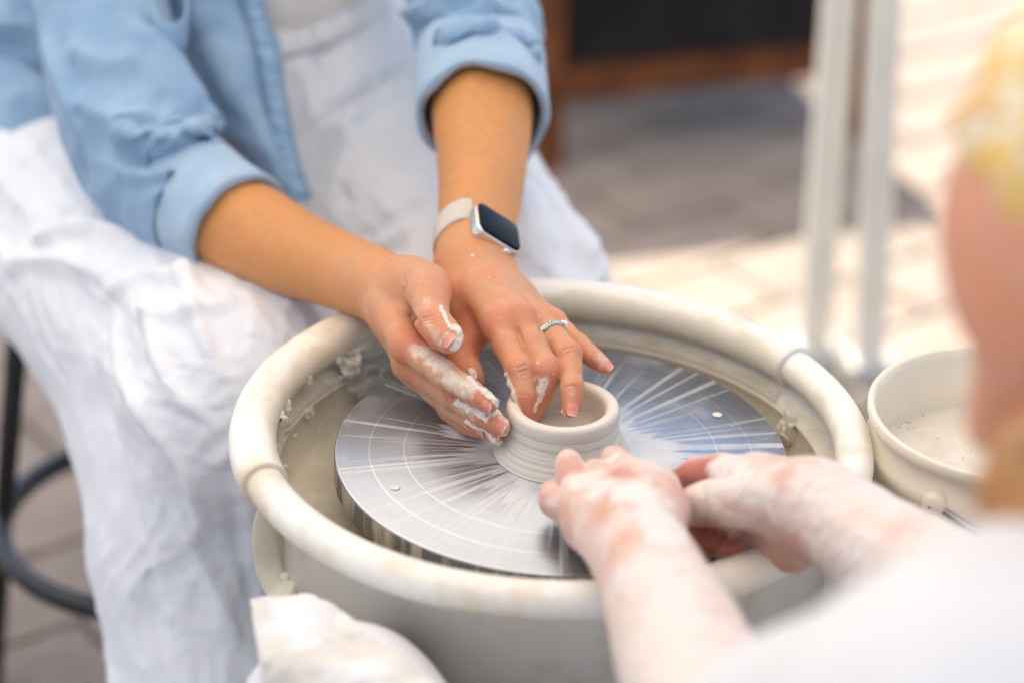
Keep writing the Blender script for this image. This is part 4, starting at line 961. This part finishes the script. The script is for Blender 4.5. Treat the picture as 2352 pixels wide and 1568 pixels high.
def rbox(name, mt, x, y, z0, z1, rad, bev, parent):
    bm = bmesh.new(); pts = []
    for cx, cy, a0 in ((x - rad, y - rad, 0), (-x + rad, y - rad, 90), (-x + rad, -y + rad, 180), (x - rad, -y + rad, 270)):
        for k in range(7): a = math.radians(a0 + 15 * k); pts.append((cx + rad * math.cos(a), cy + rad * math.sin(a)))
    f = bm.faces.new([bm.verts.new((px, py, z0)) for px, py in pts]); r = bmesh.ops.extrude_face_region(bm, geom=[f])
    for v in r['geom']:
        if isinstance(v, bmesh.types.BMVert): v.co.z = z1
    es = [e for e in bm.edges if abs(e.verts[0].co.z - e.verts[1].co.z) < 1e-6]
    bmesh.ops.bevel(bm, geom=es, offset=bev, segments=4, affect='EDGES', profile=.5)
    for v in bm.verts: v.co = MW @ v.co
    return from_bm(name, bm, mt, parent, True)
rbox('case', simple('champagne_aluminium', (.70, .62, .54), .28, .85, var=.04), .0195, .0165, -.0085, .0005, .007, .0022, watch)
rbox('screen', simple('dark_glass', (.006, .010, .009), .12, 0, var=.4, scale=150, spec=.08), .0183, .0153, -.001, .0022, .0062, .0011, watch)
cr_o = np.array(MW @ Vector((.008, .0165, -.0035))); build('crown', sweep(np.array([cr_o, cr_o + aa_w * .0022]), .0034, 20, caps=True), simple('crown_metal', (.75, .70, .65), .3, .85), watch)
bandV = []; nb_ = 90; wid = .0105
bc_ = P(1096, 545, 1.636)
for k in range(nb_):
    a = 2 * math.pi * k / nb_; dr_ = tv * math.cos(a) + nv_ * math.sin(a)
    for q in np.linspace(-1, 1, 9):
        o_ = bc_ + aa * q * wid; hit = LB.ray_cast(Vector(o_ + dr_ * .08), Vector(-dr_), .08); r_ = np.linalg.norm(np.array(hit[0]) - o_) if hit[0] is not None else .024
        bandV.append((k, q, r_))
rr_ = np.array([v[2] for v in bandV]).reshape(nb_, 9).mean(1); rr_ = sum(np.roll(rr_, s) for s in range(-4, 5)) / 9
for k in range(nb_):
    a = 2 * math.pi * k / nb_; rr_[k] -= .0045 * float(sstep(.45, .8, math.sin(a)))
V = []
for k in range(nb_):
    a = 2 * math.pi * k / nb_; dr_ = tv * math.cos(a) + nv_ * math.sin(a)
    for q in np.linspace(-1, 1, 9): V.append(bc_ + aa * q * wid + dr_ * (rr_[k] + .0028 - .0008 * abs(q) ** 4))
i, j = np.meshgrid(np.arange(nb_), np.arange(8), indexing='ij'); i2 = (i + 1) % nb_
bm_ = M(np.array(V), np.stack([i * 9 + j, i2 * 9 + j, i2 * 9 + j + 1, i * 9 + j + 1], -1).reshape(-1, 4))
if bm_.normals()[0] @ (bm_.V[0] - bc_) < 0: bm_.F = bm_.F[:, ::-1]
build('band', thicken(bm_, .0022), simple('pale_rubber_band', (.60, .525, .45), .55, var=.04), watch)

# ------------------------------------------------------------------ ring
f0, f1 = L_fing[2][0], L_fing[2][1]; ax = (f1 - f0)[:3]; ax /= np.linalg.norm(ax)
rc_ = P(*A(1385, 660), 1.5505); tproj = (rc_ - f0[:3]) @ ax; rc_ = f0[:3] + ax * tproj
e1 = CAM - rc_; e1 -= ax * (e1 @ ax); e1 /= np.linalg.norm(e1); e2 = np.cross(ax, e1)
ring = empty('finger_ring', tuple(rc_), 'braided silver ring with small stones on the ring finger', 'ring')
silver = simple('silver', (.50, .57, .50), .25, .95, var=.15, scale=300)
rf = []
for k in range(80):
    a = 2 * math.pi * k / 80; d = e1 * math.cos(a) + e2 * math.sin(a); hit = LB.ray_cast(Vector(rc_ + d * .03), Vector(-d), .03); rf.append(np.linalg.norm(np.array(hit[0]) - rc_) if hit[0] is not None else .009)
rf = np.array(rf); rf = np.minimum(rf, .0105); rf = sum(np.roll(rf, s) for s in range(-5, 6)) / 11
for ph in (0, 2.1, 4.2):
    th = np.linspace(0, 2 * np.pi, 160, endpoint=False); rad = np.interp(th, np.linspace(0, 2 * np.pi, 81), np.append(rf, rf[0])) + .0006 + .0004 * np.cos(9 * th + ph)
    c = rc_ + rad[:, None] * (np.cos(th)[:, None] * e1 + np.sin(th)[:, None] * e2) + (.0013 * np.sin(9 * th + ph))[:, None] * ax
    build('strand', sweep(c, .00095, 8, closed=True), silver, ring)
hs = max(np.linspace(0, 2 * np.pi, 40), key=lambda a: (e1 * math.cos(a) + e2 * math.sin(a)) @ (_R * .9 + _U * .45 - _F * .25))
for k, (da, dz, s) in enumerate(((0, 0, .0021), (.30, .0008, .0013), (-.30, -.0008, .0013))):
    a = hs + da; d = e1 * math.cos(a) + e2 * math.sin(a); q = rc_ + d * (rf.mean() + .0012 + s * .5) + ax * dz
    bm = bmesh.new(); bmesh.ops.create_icosphere(bm, subdivisions=1, radius=s)
    for v in bm.verts: v.co = Vector(q) + v.co
    from_bm('stone', bm, simple('clear_stone', (.80, .86, .82), .08, .5), ring)

# ================================================================== the second person, near the camera on the right
p2 = empty('person', (.42, -.70, 0), 'person in white tee and patterned headscarf guiding with clay-covered hands', 'person')
R2_arm = np.array(toP(ID, [(2420, 1520, 1.13, .040), (2290, 1435, 1.20, .0360), (2150, 1345, 1.27, .0312), (2020, 1262, 1.315, .0268), (1925, 1195, 1.345, .0240), (1850, 1150, 1.362, .0235)]))
R2_palm = [np.array(toP(Cc, q)) for q in (
    [(1500, 620, 1.362, .0230), (1000, 450, 1.385, .0170), (600, 345, 1.412, .0110)], [(1450, 700, 1.370, .0210), (1000, 640, 1.405, .0170), (620, 600, 1.430, .0120)],
    [(1450, 850, 1.372, .0200), (1150, 900, 1.398, .0160), (900, 1000, 1.420, .0110)], [(1500, 900, 1.365, .0210), (1300, 1050, 1.385, .0160), (1120, 1100, 1.405, .0110)])]
R2_fing = [np.array(toP(Cc, q)) for q in (
    [(600, 345, 1.412, .0115), (330, 350, 1.438, .0098), (140, 450, 1.452, .0085), (30, 520, 1.458, .0070)],
    [(620, 600, 1.430, .0115), (300, 800, 1.440, .0100), (260, 930, 1.425, .0088), (330, 900, 1.410, .0078)],
    [(900, 1000, 1.420, .0110), (600, 980, 1.432, .0100), (420, 1060, 1.420, .0090), (520, 1030, 1.404, .0080)],
    [(1120, 1100, 1.405, .0105), (850, 1110, 1.412, .0090), (690, 1180, 1.402, .0080), (730, 1130, 1.392, .0072)])]
R2_thumb = np.array(toP(Cc, [(1250, 640, 1.366, .0190), (930, 610, 1.366, .0170), (700, 640, 1.372, .0142), (470, 640, 1.385, .0122), (330, 680, 1.392, .0105), (240, 715, 1.398, .0088)]))
R2 = hand_field(R2_arm, R2_palm, R2_fing, R2_thumb, .0014)
L2_arm = np.array(toP(ID, [(1790, 1840, 1.04, .041), (1675, 1700, 1.12, .038), (1597, 1560, 1.19, .0340), (1547, 1440, 1.245, .0300), (1510, 1350, 1.285, .0258), (1485, 1290, 1.312, .0242)]))
L2_palm = [np.array(toP(B, q)) for q in (
    [(1020, 1250, 1.318, .0240), (1000, 900, 1.352, .0190), (940, 500, 1.395, .0118)], [(950, 1250, 1.322, .0230), (780, 850, 1.362, .0180), (640, 540, 1.402, .0115)],
    [(900, 1250, 1.328, .0220), (620, 900, 1.368, .0160), (420, 640, 1.404, .0108)], [(850, 1200, 1.335, .0210), (480, 950, 1.374, .0150), (290, 800, 1.402, .0100)],
    [(1050, 1100, 1.330, .0220), (1150, 800, 1.362, .0180), (1120, 560, 1.392, .0125)])]
L2_fing = [np.array(toP(B, q)) for q in (
    [(940, 500, 1.395, .0118), (860, 420, 1.415, .0102), (770, 330, 1.430, .0088), (710, 265, 1.436, .0074)],
    [(640, 540, 1.402, .0115), (540, 470, 1.425, .0100), (540, 430, 1.445, .0088), (560, 420, 1.455, .0078)],
    [(420, 640, 1.404, .0108), (300, 480, 1.420, .0095), (265, 370, 1.432, .0082), (255, 290, 1.440, .0070)],
    [(290, 800, 1.402, .0100), (110, 715, 1.414, .0090), (90, 640, 1.430, .0078), (130, 600, 1.442, .0068)])]
L2_thumb = np.array(toP(B, [(1120, 900, 1.36, .0170), (1170, 650, 1.392, .0130), (1100, 520, 1.415, .0112), (1040, 470, 1.43, .0095)]))
L2 = hand_field(L2_arm, L2_palm, L2_fing, L2_thumb, .0014)
for m_, f_, reds, cl, sd_ in ((R2, Cc, [([(450, 300), (100, 480)], .014, 1.), ([(300, 870), (480, 1040)], .014, 1.), ([(700, 1120)], .013, 1.), ([(1250, 1100), (1400, 1150)], .014, .4)], [([(560, 300), (750, 280)], .010, 1.), ([(300, 560), (700, 500), (1000, 500)], .018, .85), ([(700, 800), (1000, 900)], .012, .75), ([(1050, 620), (1150, 830)], .006, 1.), ([(1500, 500), (1900, 600)], .022, .8)], 71),
                           (L2, B, [([(260, 300), (250, 420)], .010, .5), ([(60, 700), (220, 950)], .010, .4), ([(760, 400), (850, 480)], .008, .6)], [([(940, 560), (1150, 800), (1300, 1100)], .017, 1.), ([(300, 480), (600, 560)], .012, .85), ([(660, 300), (720, 250)], .006, 1.), ([(620, 1300), (700, 950), (800, 750)], .004, .65), ([(1100, 1400), (1300, 1900), (1500, 2400)], .030, .85), ([(100, 700)], .010, .55)], 81)):
    b_ = m_.bvh(); splat(m_, b_, f_, reds, 'red', sd_, 60, .3); splat(m_, b_, f_, cl, 'clay', sd_ + 2, 80, .45, .45)
    wr = (R2_arm if m_ is R2 else L2_arm)[-2][:3]; el = (R2_arm if m_ is R2 else L2_arm)[1][:3]
    fa = sstep(-.03, .05, (m_.V - wr) @ ((el - wr) / np.linalg.norm(el - wr)))
    m_.attr['clay'] = np.clip(np.maximum(m_.attr['clay'], (.46 + .30 * fa + .22 * fbm(m_.V * 38, sd_, 3)) * (1 - .8 * m_.attr['red'])), 0, 1)
    m_.push(m_.attr['clay'] * (.0007 + .0009 * fbm(m_.V * 150, sd_, 2)))
SH2L, SH2R = P(2290, 1850, .86), P(3000, 1680, 1.02)
EL2L, EL2R = L2_arm[0][:3], P(2700, 1560, 1.08)
nk2 = (SH2L + SH2R) / 2 + np.array([0, .02, .04]); HC = P(2860, 620, .965)
# head frame: face looks to picture left, a little away and down
fw = -_R * .86 + _F * .30 - _U * .46; fw /= np.linalg.norm(fw); up = _U * .90 - _F * .25; up = up - fw * (up @ fw); up /= np.linalg.norm(up); lf = np.cross(up, fw)
def hp(a, b, c): return HC + fw * a + lf * b + up * c
fl = Field(np.minimum.reduce([HC - .17, SH2L - .1, SH2R - .1]) - np.array([0, 0, .05]), np.maximum.reduce([HC + .17, SH2L + .1, SH2R + .1]), .0055)
fl.chain([(hp(-.03, 0, .035), hp(.032, 0, .038), .082, .080, .03), (hp(.045, .0, -.02), hp(.055, 0, -.075), .055, .034, .04), (hp(.03, .045, -.025), hp(.035, -.045, -.025), .035, .035, .035), (hp(.086, .018, .036), hp(.086, -.018, .036), .020, .020, .02), (hp(.100, 0, .024), hp(.124, 0, -.012), .009, .013, .010), (hp(.090, .0, -.040), hp(.09, 0, -.046), .016, .016, .008), (hp(.082, 0, -.078), hp(.07, 0, -.085), .018, .02, .02), (hp(.0, .078, .0), hp(-.008, .082, .02), .012, .014, .006), (hp(.0, -.078, .0), hp(-.008, -.082, .02), .012, .014, .006),
          (hp(-.03, 0, -.02), nk2, .052, .055, .03), (SH2L, SH2R, .06, .06, .05)])
hd = fl.mesh(2); hd.attr['red'] = np.clip(.12 + .6 * np.exp(-(np.linalg.norm(hd.V - hp(.06, .05, -.03), axis=1) / .04) ** 2), 0, 1)
eyes = []
b2 = join([R2, L2]); b2.attr = b2.attr
upper2 = Field(np.minimum(SH2L, EL2L) - .1, np.maximum(SH2L, EL2L) + .1, .006); upper2.chain([(SH2L, EL2L, .05, .041, .02)]); u2 = upper2.mesh(2)
upper3 = Field(np.minimum(np.minimum(SH2R, EL2R), R2_arm[0][:3]) - .1, np.maximum(np.maximum(SH2R, EL2R), R2_arm[0][:3]) + .1, .006); upper3.chain([(SH2R, EL2R, .05, .043, .02), (EL2R, R2_arm[0][:3], .043, .040, .02)]); u3 = upper3.mesh(2)
bo = build('body', join([R2, L2, u2, u3, hd]), MAT['skin2'], p2); bo.data.materials.append(MAT['face'])
mi = np.zeros(len(bo.data.polygons), np.int32); mi[-len(hd.F):] = 1; bo.data.polygons.foreach_set('material_index', mi)
for s in (1, -1):
    bm = bmesh.new(); bmesh.ops.create_uvsphere(bm, u_segments=24, v_segments=16, radius=.0125)
    for v in bm.verts: v.co = Vector(hp(.078, .031 * s, .012)) + v.co
    from_bm('eye', bm, simple('eye_white', (.7, .66, .62), .2), p2, True)
    br_ = crom([hp(.088, .016 * s, .034), hp(.084, .032 * s, .040), hp(.070, .050 * s, .034)], 12); build('eyebrow', sweep(br_, .0028, 8, caps=True), MAT['hair'], p2)
lp = crom([hp(.098, .022, -.043), hp(.105, .010, -.041), hp(.107, 0, -.042), hp(.105, -.010, -.041), hp(.098, -.022, -.043)], 20)
build('lips', sweep(lp - fw * .004, .0036, 10, caps=True), simple('lips', (.50, .13, .11), .4), p2)
# headscarf and hair
fl = Field(HC - .19, HC + .19, .005)
fl.chain([(hp(-.035, 0, .045), hp(.012, 0, .052), .092, .088, .03), (hp(-.09, 0, -.02), hp(-.12, 0, -.05), .045, .035, .03)])
ax_ = [fl.lo[c] + fl.h * np.arange(fl.n[c]) for c in range(3)]; g = np.stack(np.meshgrid(*ax_, indexing='ij'), -1) - HC
G2 = np.maximum(fl.G, ((g @ fw) - .046 - .30 * (g @ up)).astype(np.float32)); fl.G = np.maximum(G2, (.010 - (g @ up)).astype(np.float32))
scf = fl.mesh(2); fo = fbm(scf.V * 28, 5, 2); scf.push(.003 * (1 - 2 * np.abs(fo)))
msc, t, b, o_ = mat('patterned_scarf'); c = co(t)
v1 = tex(t, c, 30, 2, .5, .8); v2 = tex(t, c, 38, 2, .5, .6)
cc = mixc(t, mapr(t, v1, .44, .50), (.78, .73, .58), (.76, .50, .16)); cc = mixc(t, mapr(t, v2, .62, .68), cc, (.70, .40, .16)); setin(b, 'Base Color', cc); b.inputs['Roughness'].default_value = .85
build('headscarf', scf, msc, p2)
fl = Field(HC - .22, HC + .2, .005)
fl.chain([(hp(-.035, 0, .035), hp(.008, 0, .042), .089, .0855, .03), (hp(.0, .072, .03), hp(-.02, .080, -.02), .018, .02, .02), (hp(-.05, .05, -.06), hp(-.03, .06, -.16), .040, .03, .04)])
ax_ = [fl.lo[c] + fl.h * np.arange(fl.n[c]) for c in range(3)]; g = np.stack(np.meshgrid(*ax_, indexing='ij'), -1) - HC
fl.G = np.maximum(fl.G, ((g @ fw) - .070 - .30 * (g @ up)).astype(np.float32)); hm = fl.mesh(1); hm.push(.002 * noise(hm.V * 150, 6)); build('hair', hm, MAT['hair'], p2)
q0 = P(2480, 1020, .93); hl = crom([hp(-.02, .07, -.03), P(2440, 1060, .93), P(2390, 1180, .92), P(2330, 1290, .915)], 30)
lk = sweep(hl, np.linspace(.03, .016, 30), 40, caps=True); lk.push(.003 * noise(lk.V * np.array([140, 140, 25]), 9)); build('hair_lock', lk, MAT['hair_ginger'], p2)
# tee with sleeve
fl = Field(np.minimum.reduce([SH2L, SH2R, EL2L]) - np.array([.2, .28, .45]), np.maximum.reduce([SH2L, SH2R, EL2L]) + .14, .008)
mid2 = (SH2L + SH2R) / 2
slv = SH2L * .30 + EL2L * .70
fl.chain([(SH2L, SH2R, .078, .078, .06), (mid2 + np.array([0, 0, -.08]), mid2 + np.array([.02, -.10, -.38]), .13, .14, .08), (SH2L, slv, .085, .074, .05), (SH2R, SH2R * .45 + EL2R * .55, .080, .070, .05), (P(2330, 1690, .90), P(2500, 1640, .95), .062, .07, .05)])
t2 = fl.mesh(3); t2.push(.006 * fbm(t2.V * 12, 13, 2)); build('t_shirt', t2, MAT['tee2'], p2)
# leg with clay-stained apron over the knee
K2 = P(790, 1560, 1.345); H2 = mid2 + np.array([.0, -.10, -.42])
fl = Field(np.minimum.reduce([K2 + np.array([0, 0, -.5]), H2]) - .17, np.maximum(K2, H2) + .17, .010); F2_ = np.array([K2[0] - .02, K2[1] - .06, .06])
fl.chain([(H2, K2 + np.array([0, 0, -.035]), .085, .058, .04), (K2 + np.array([0, 0, -.035]), F2_, .056, .045, .03), (F2_, F2_ + np.array([-.03, .13, -.02]), .042, .035, .03), (H2, H2 + np.array([.22, .02, 0]), .10, .10, .05), (H2 + np.array([.22, .02, 0]), np.array([.36, -.34, .46]), .085, .065, .04), (np.array([.36, -.34, .46]), np.array([.38, -.36, .07]), .06, .045, .03)])
lg2 = fl.mesh(2); lg2.V[:, 2] = np.maximum(lg2.V[:, 2], .003); build('trousers', lg2, MAT['linen'], p2)
apr = sheet([[P(x, y, d) for x, y, d in r] for r in (
    [(575, 1388, 1.360), (640, 1372, 1.372), (705, 1362, 1.376), (760, 1395, 1.360), (850, 1450, 1.335)],
    [(586, 1450, 1.330), (650, 1440, 1.335), (730, 1440, 1.330), (810, 1475, 1.320), (930, 1525, 1.300)],
    [(595, 1530, 1.315), (670, 1530, 1.300), (770, 1530, 1.290), (880, 1560, 1.280), (1030, 1590, 1.262)],
    [(600, 1640, 1.310), (690, 1640, 1.290), (800, 1640, 1.275), (940, 1660, 1.260), (1120, 1680, 1.235)],
    [(605, 1800, 1.310), (710, 1800, 1.290), (830, 1800, 1.272), (990, 1800, 1.250), (1240, 1790, 1.20)])], 90, 90)
apr.push(.0045 * fbm(apr.V * 26, 15, 3)); build('apron', thicken(apr, .002), MAT['apron'], p2)
bm = bmesh.new(); sx, sy = H2[0] + .11, H2[1]
s2 = empty('stool', (sx, sy, 0), 'low wooden stool under the near person, below the picture edge', 'stool')
sz = H2[2] - .095
build('seat', lathe([(0, sz - .03), (.16, sz - .03), (.165, sz - .02), (.16, sz), (0, sz)], 48, cx=sx, cy=sy), MAT['wood'], s2)
for a in range(4):
    c, s = math.cos(a * math.pi / 2 + .8), math.sin(a * math.pi / 2 + .8); build('leg', sweep(np.array([(sx + c * .15, sy + s * .15, .002), (sx + c * .11, sy + s * .11, sz - .028)]), .014, 12, caps=True), MAT['wood'], s2)
bm.free()
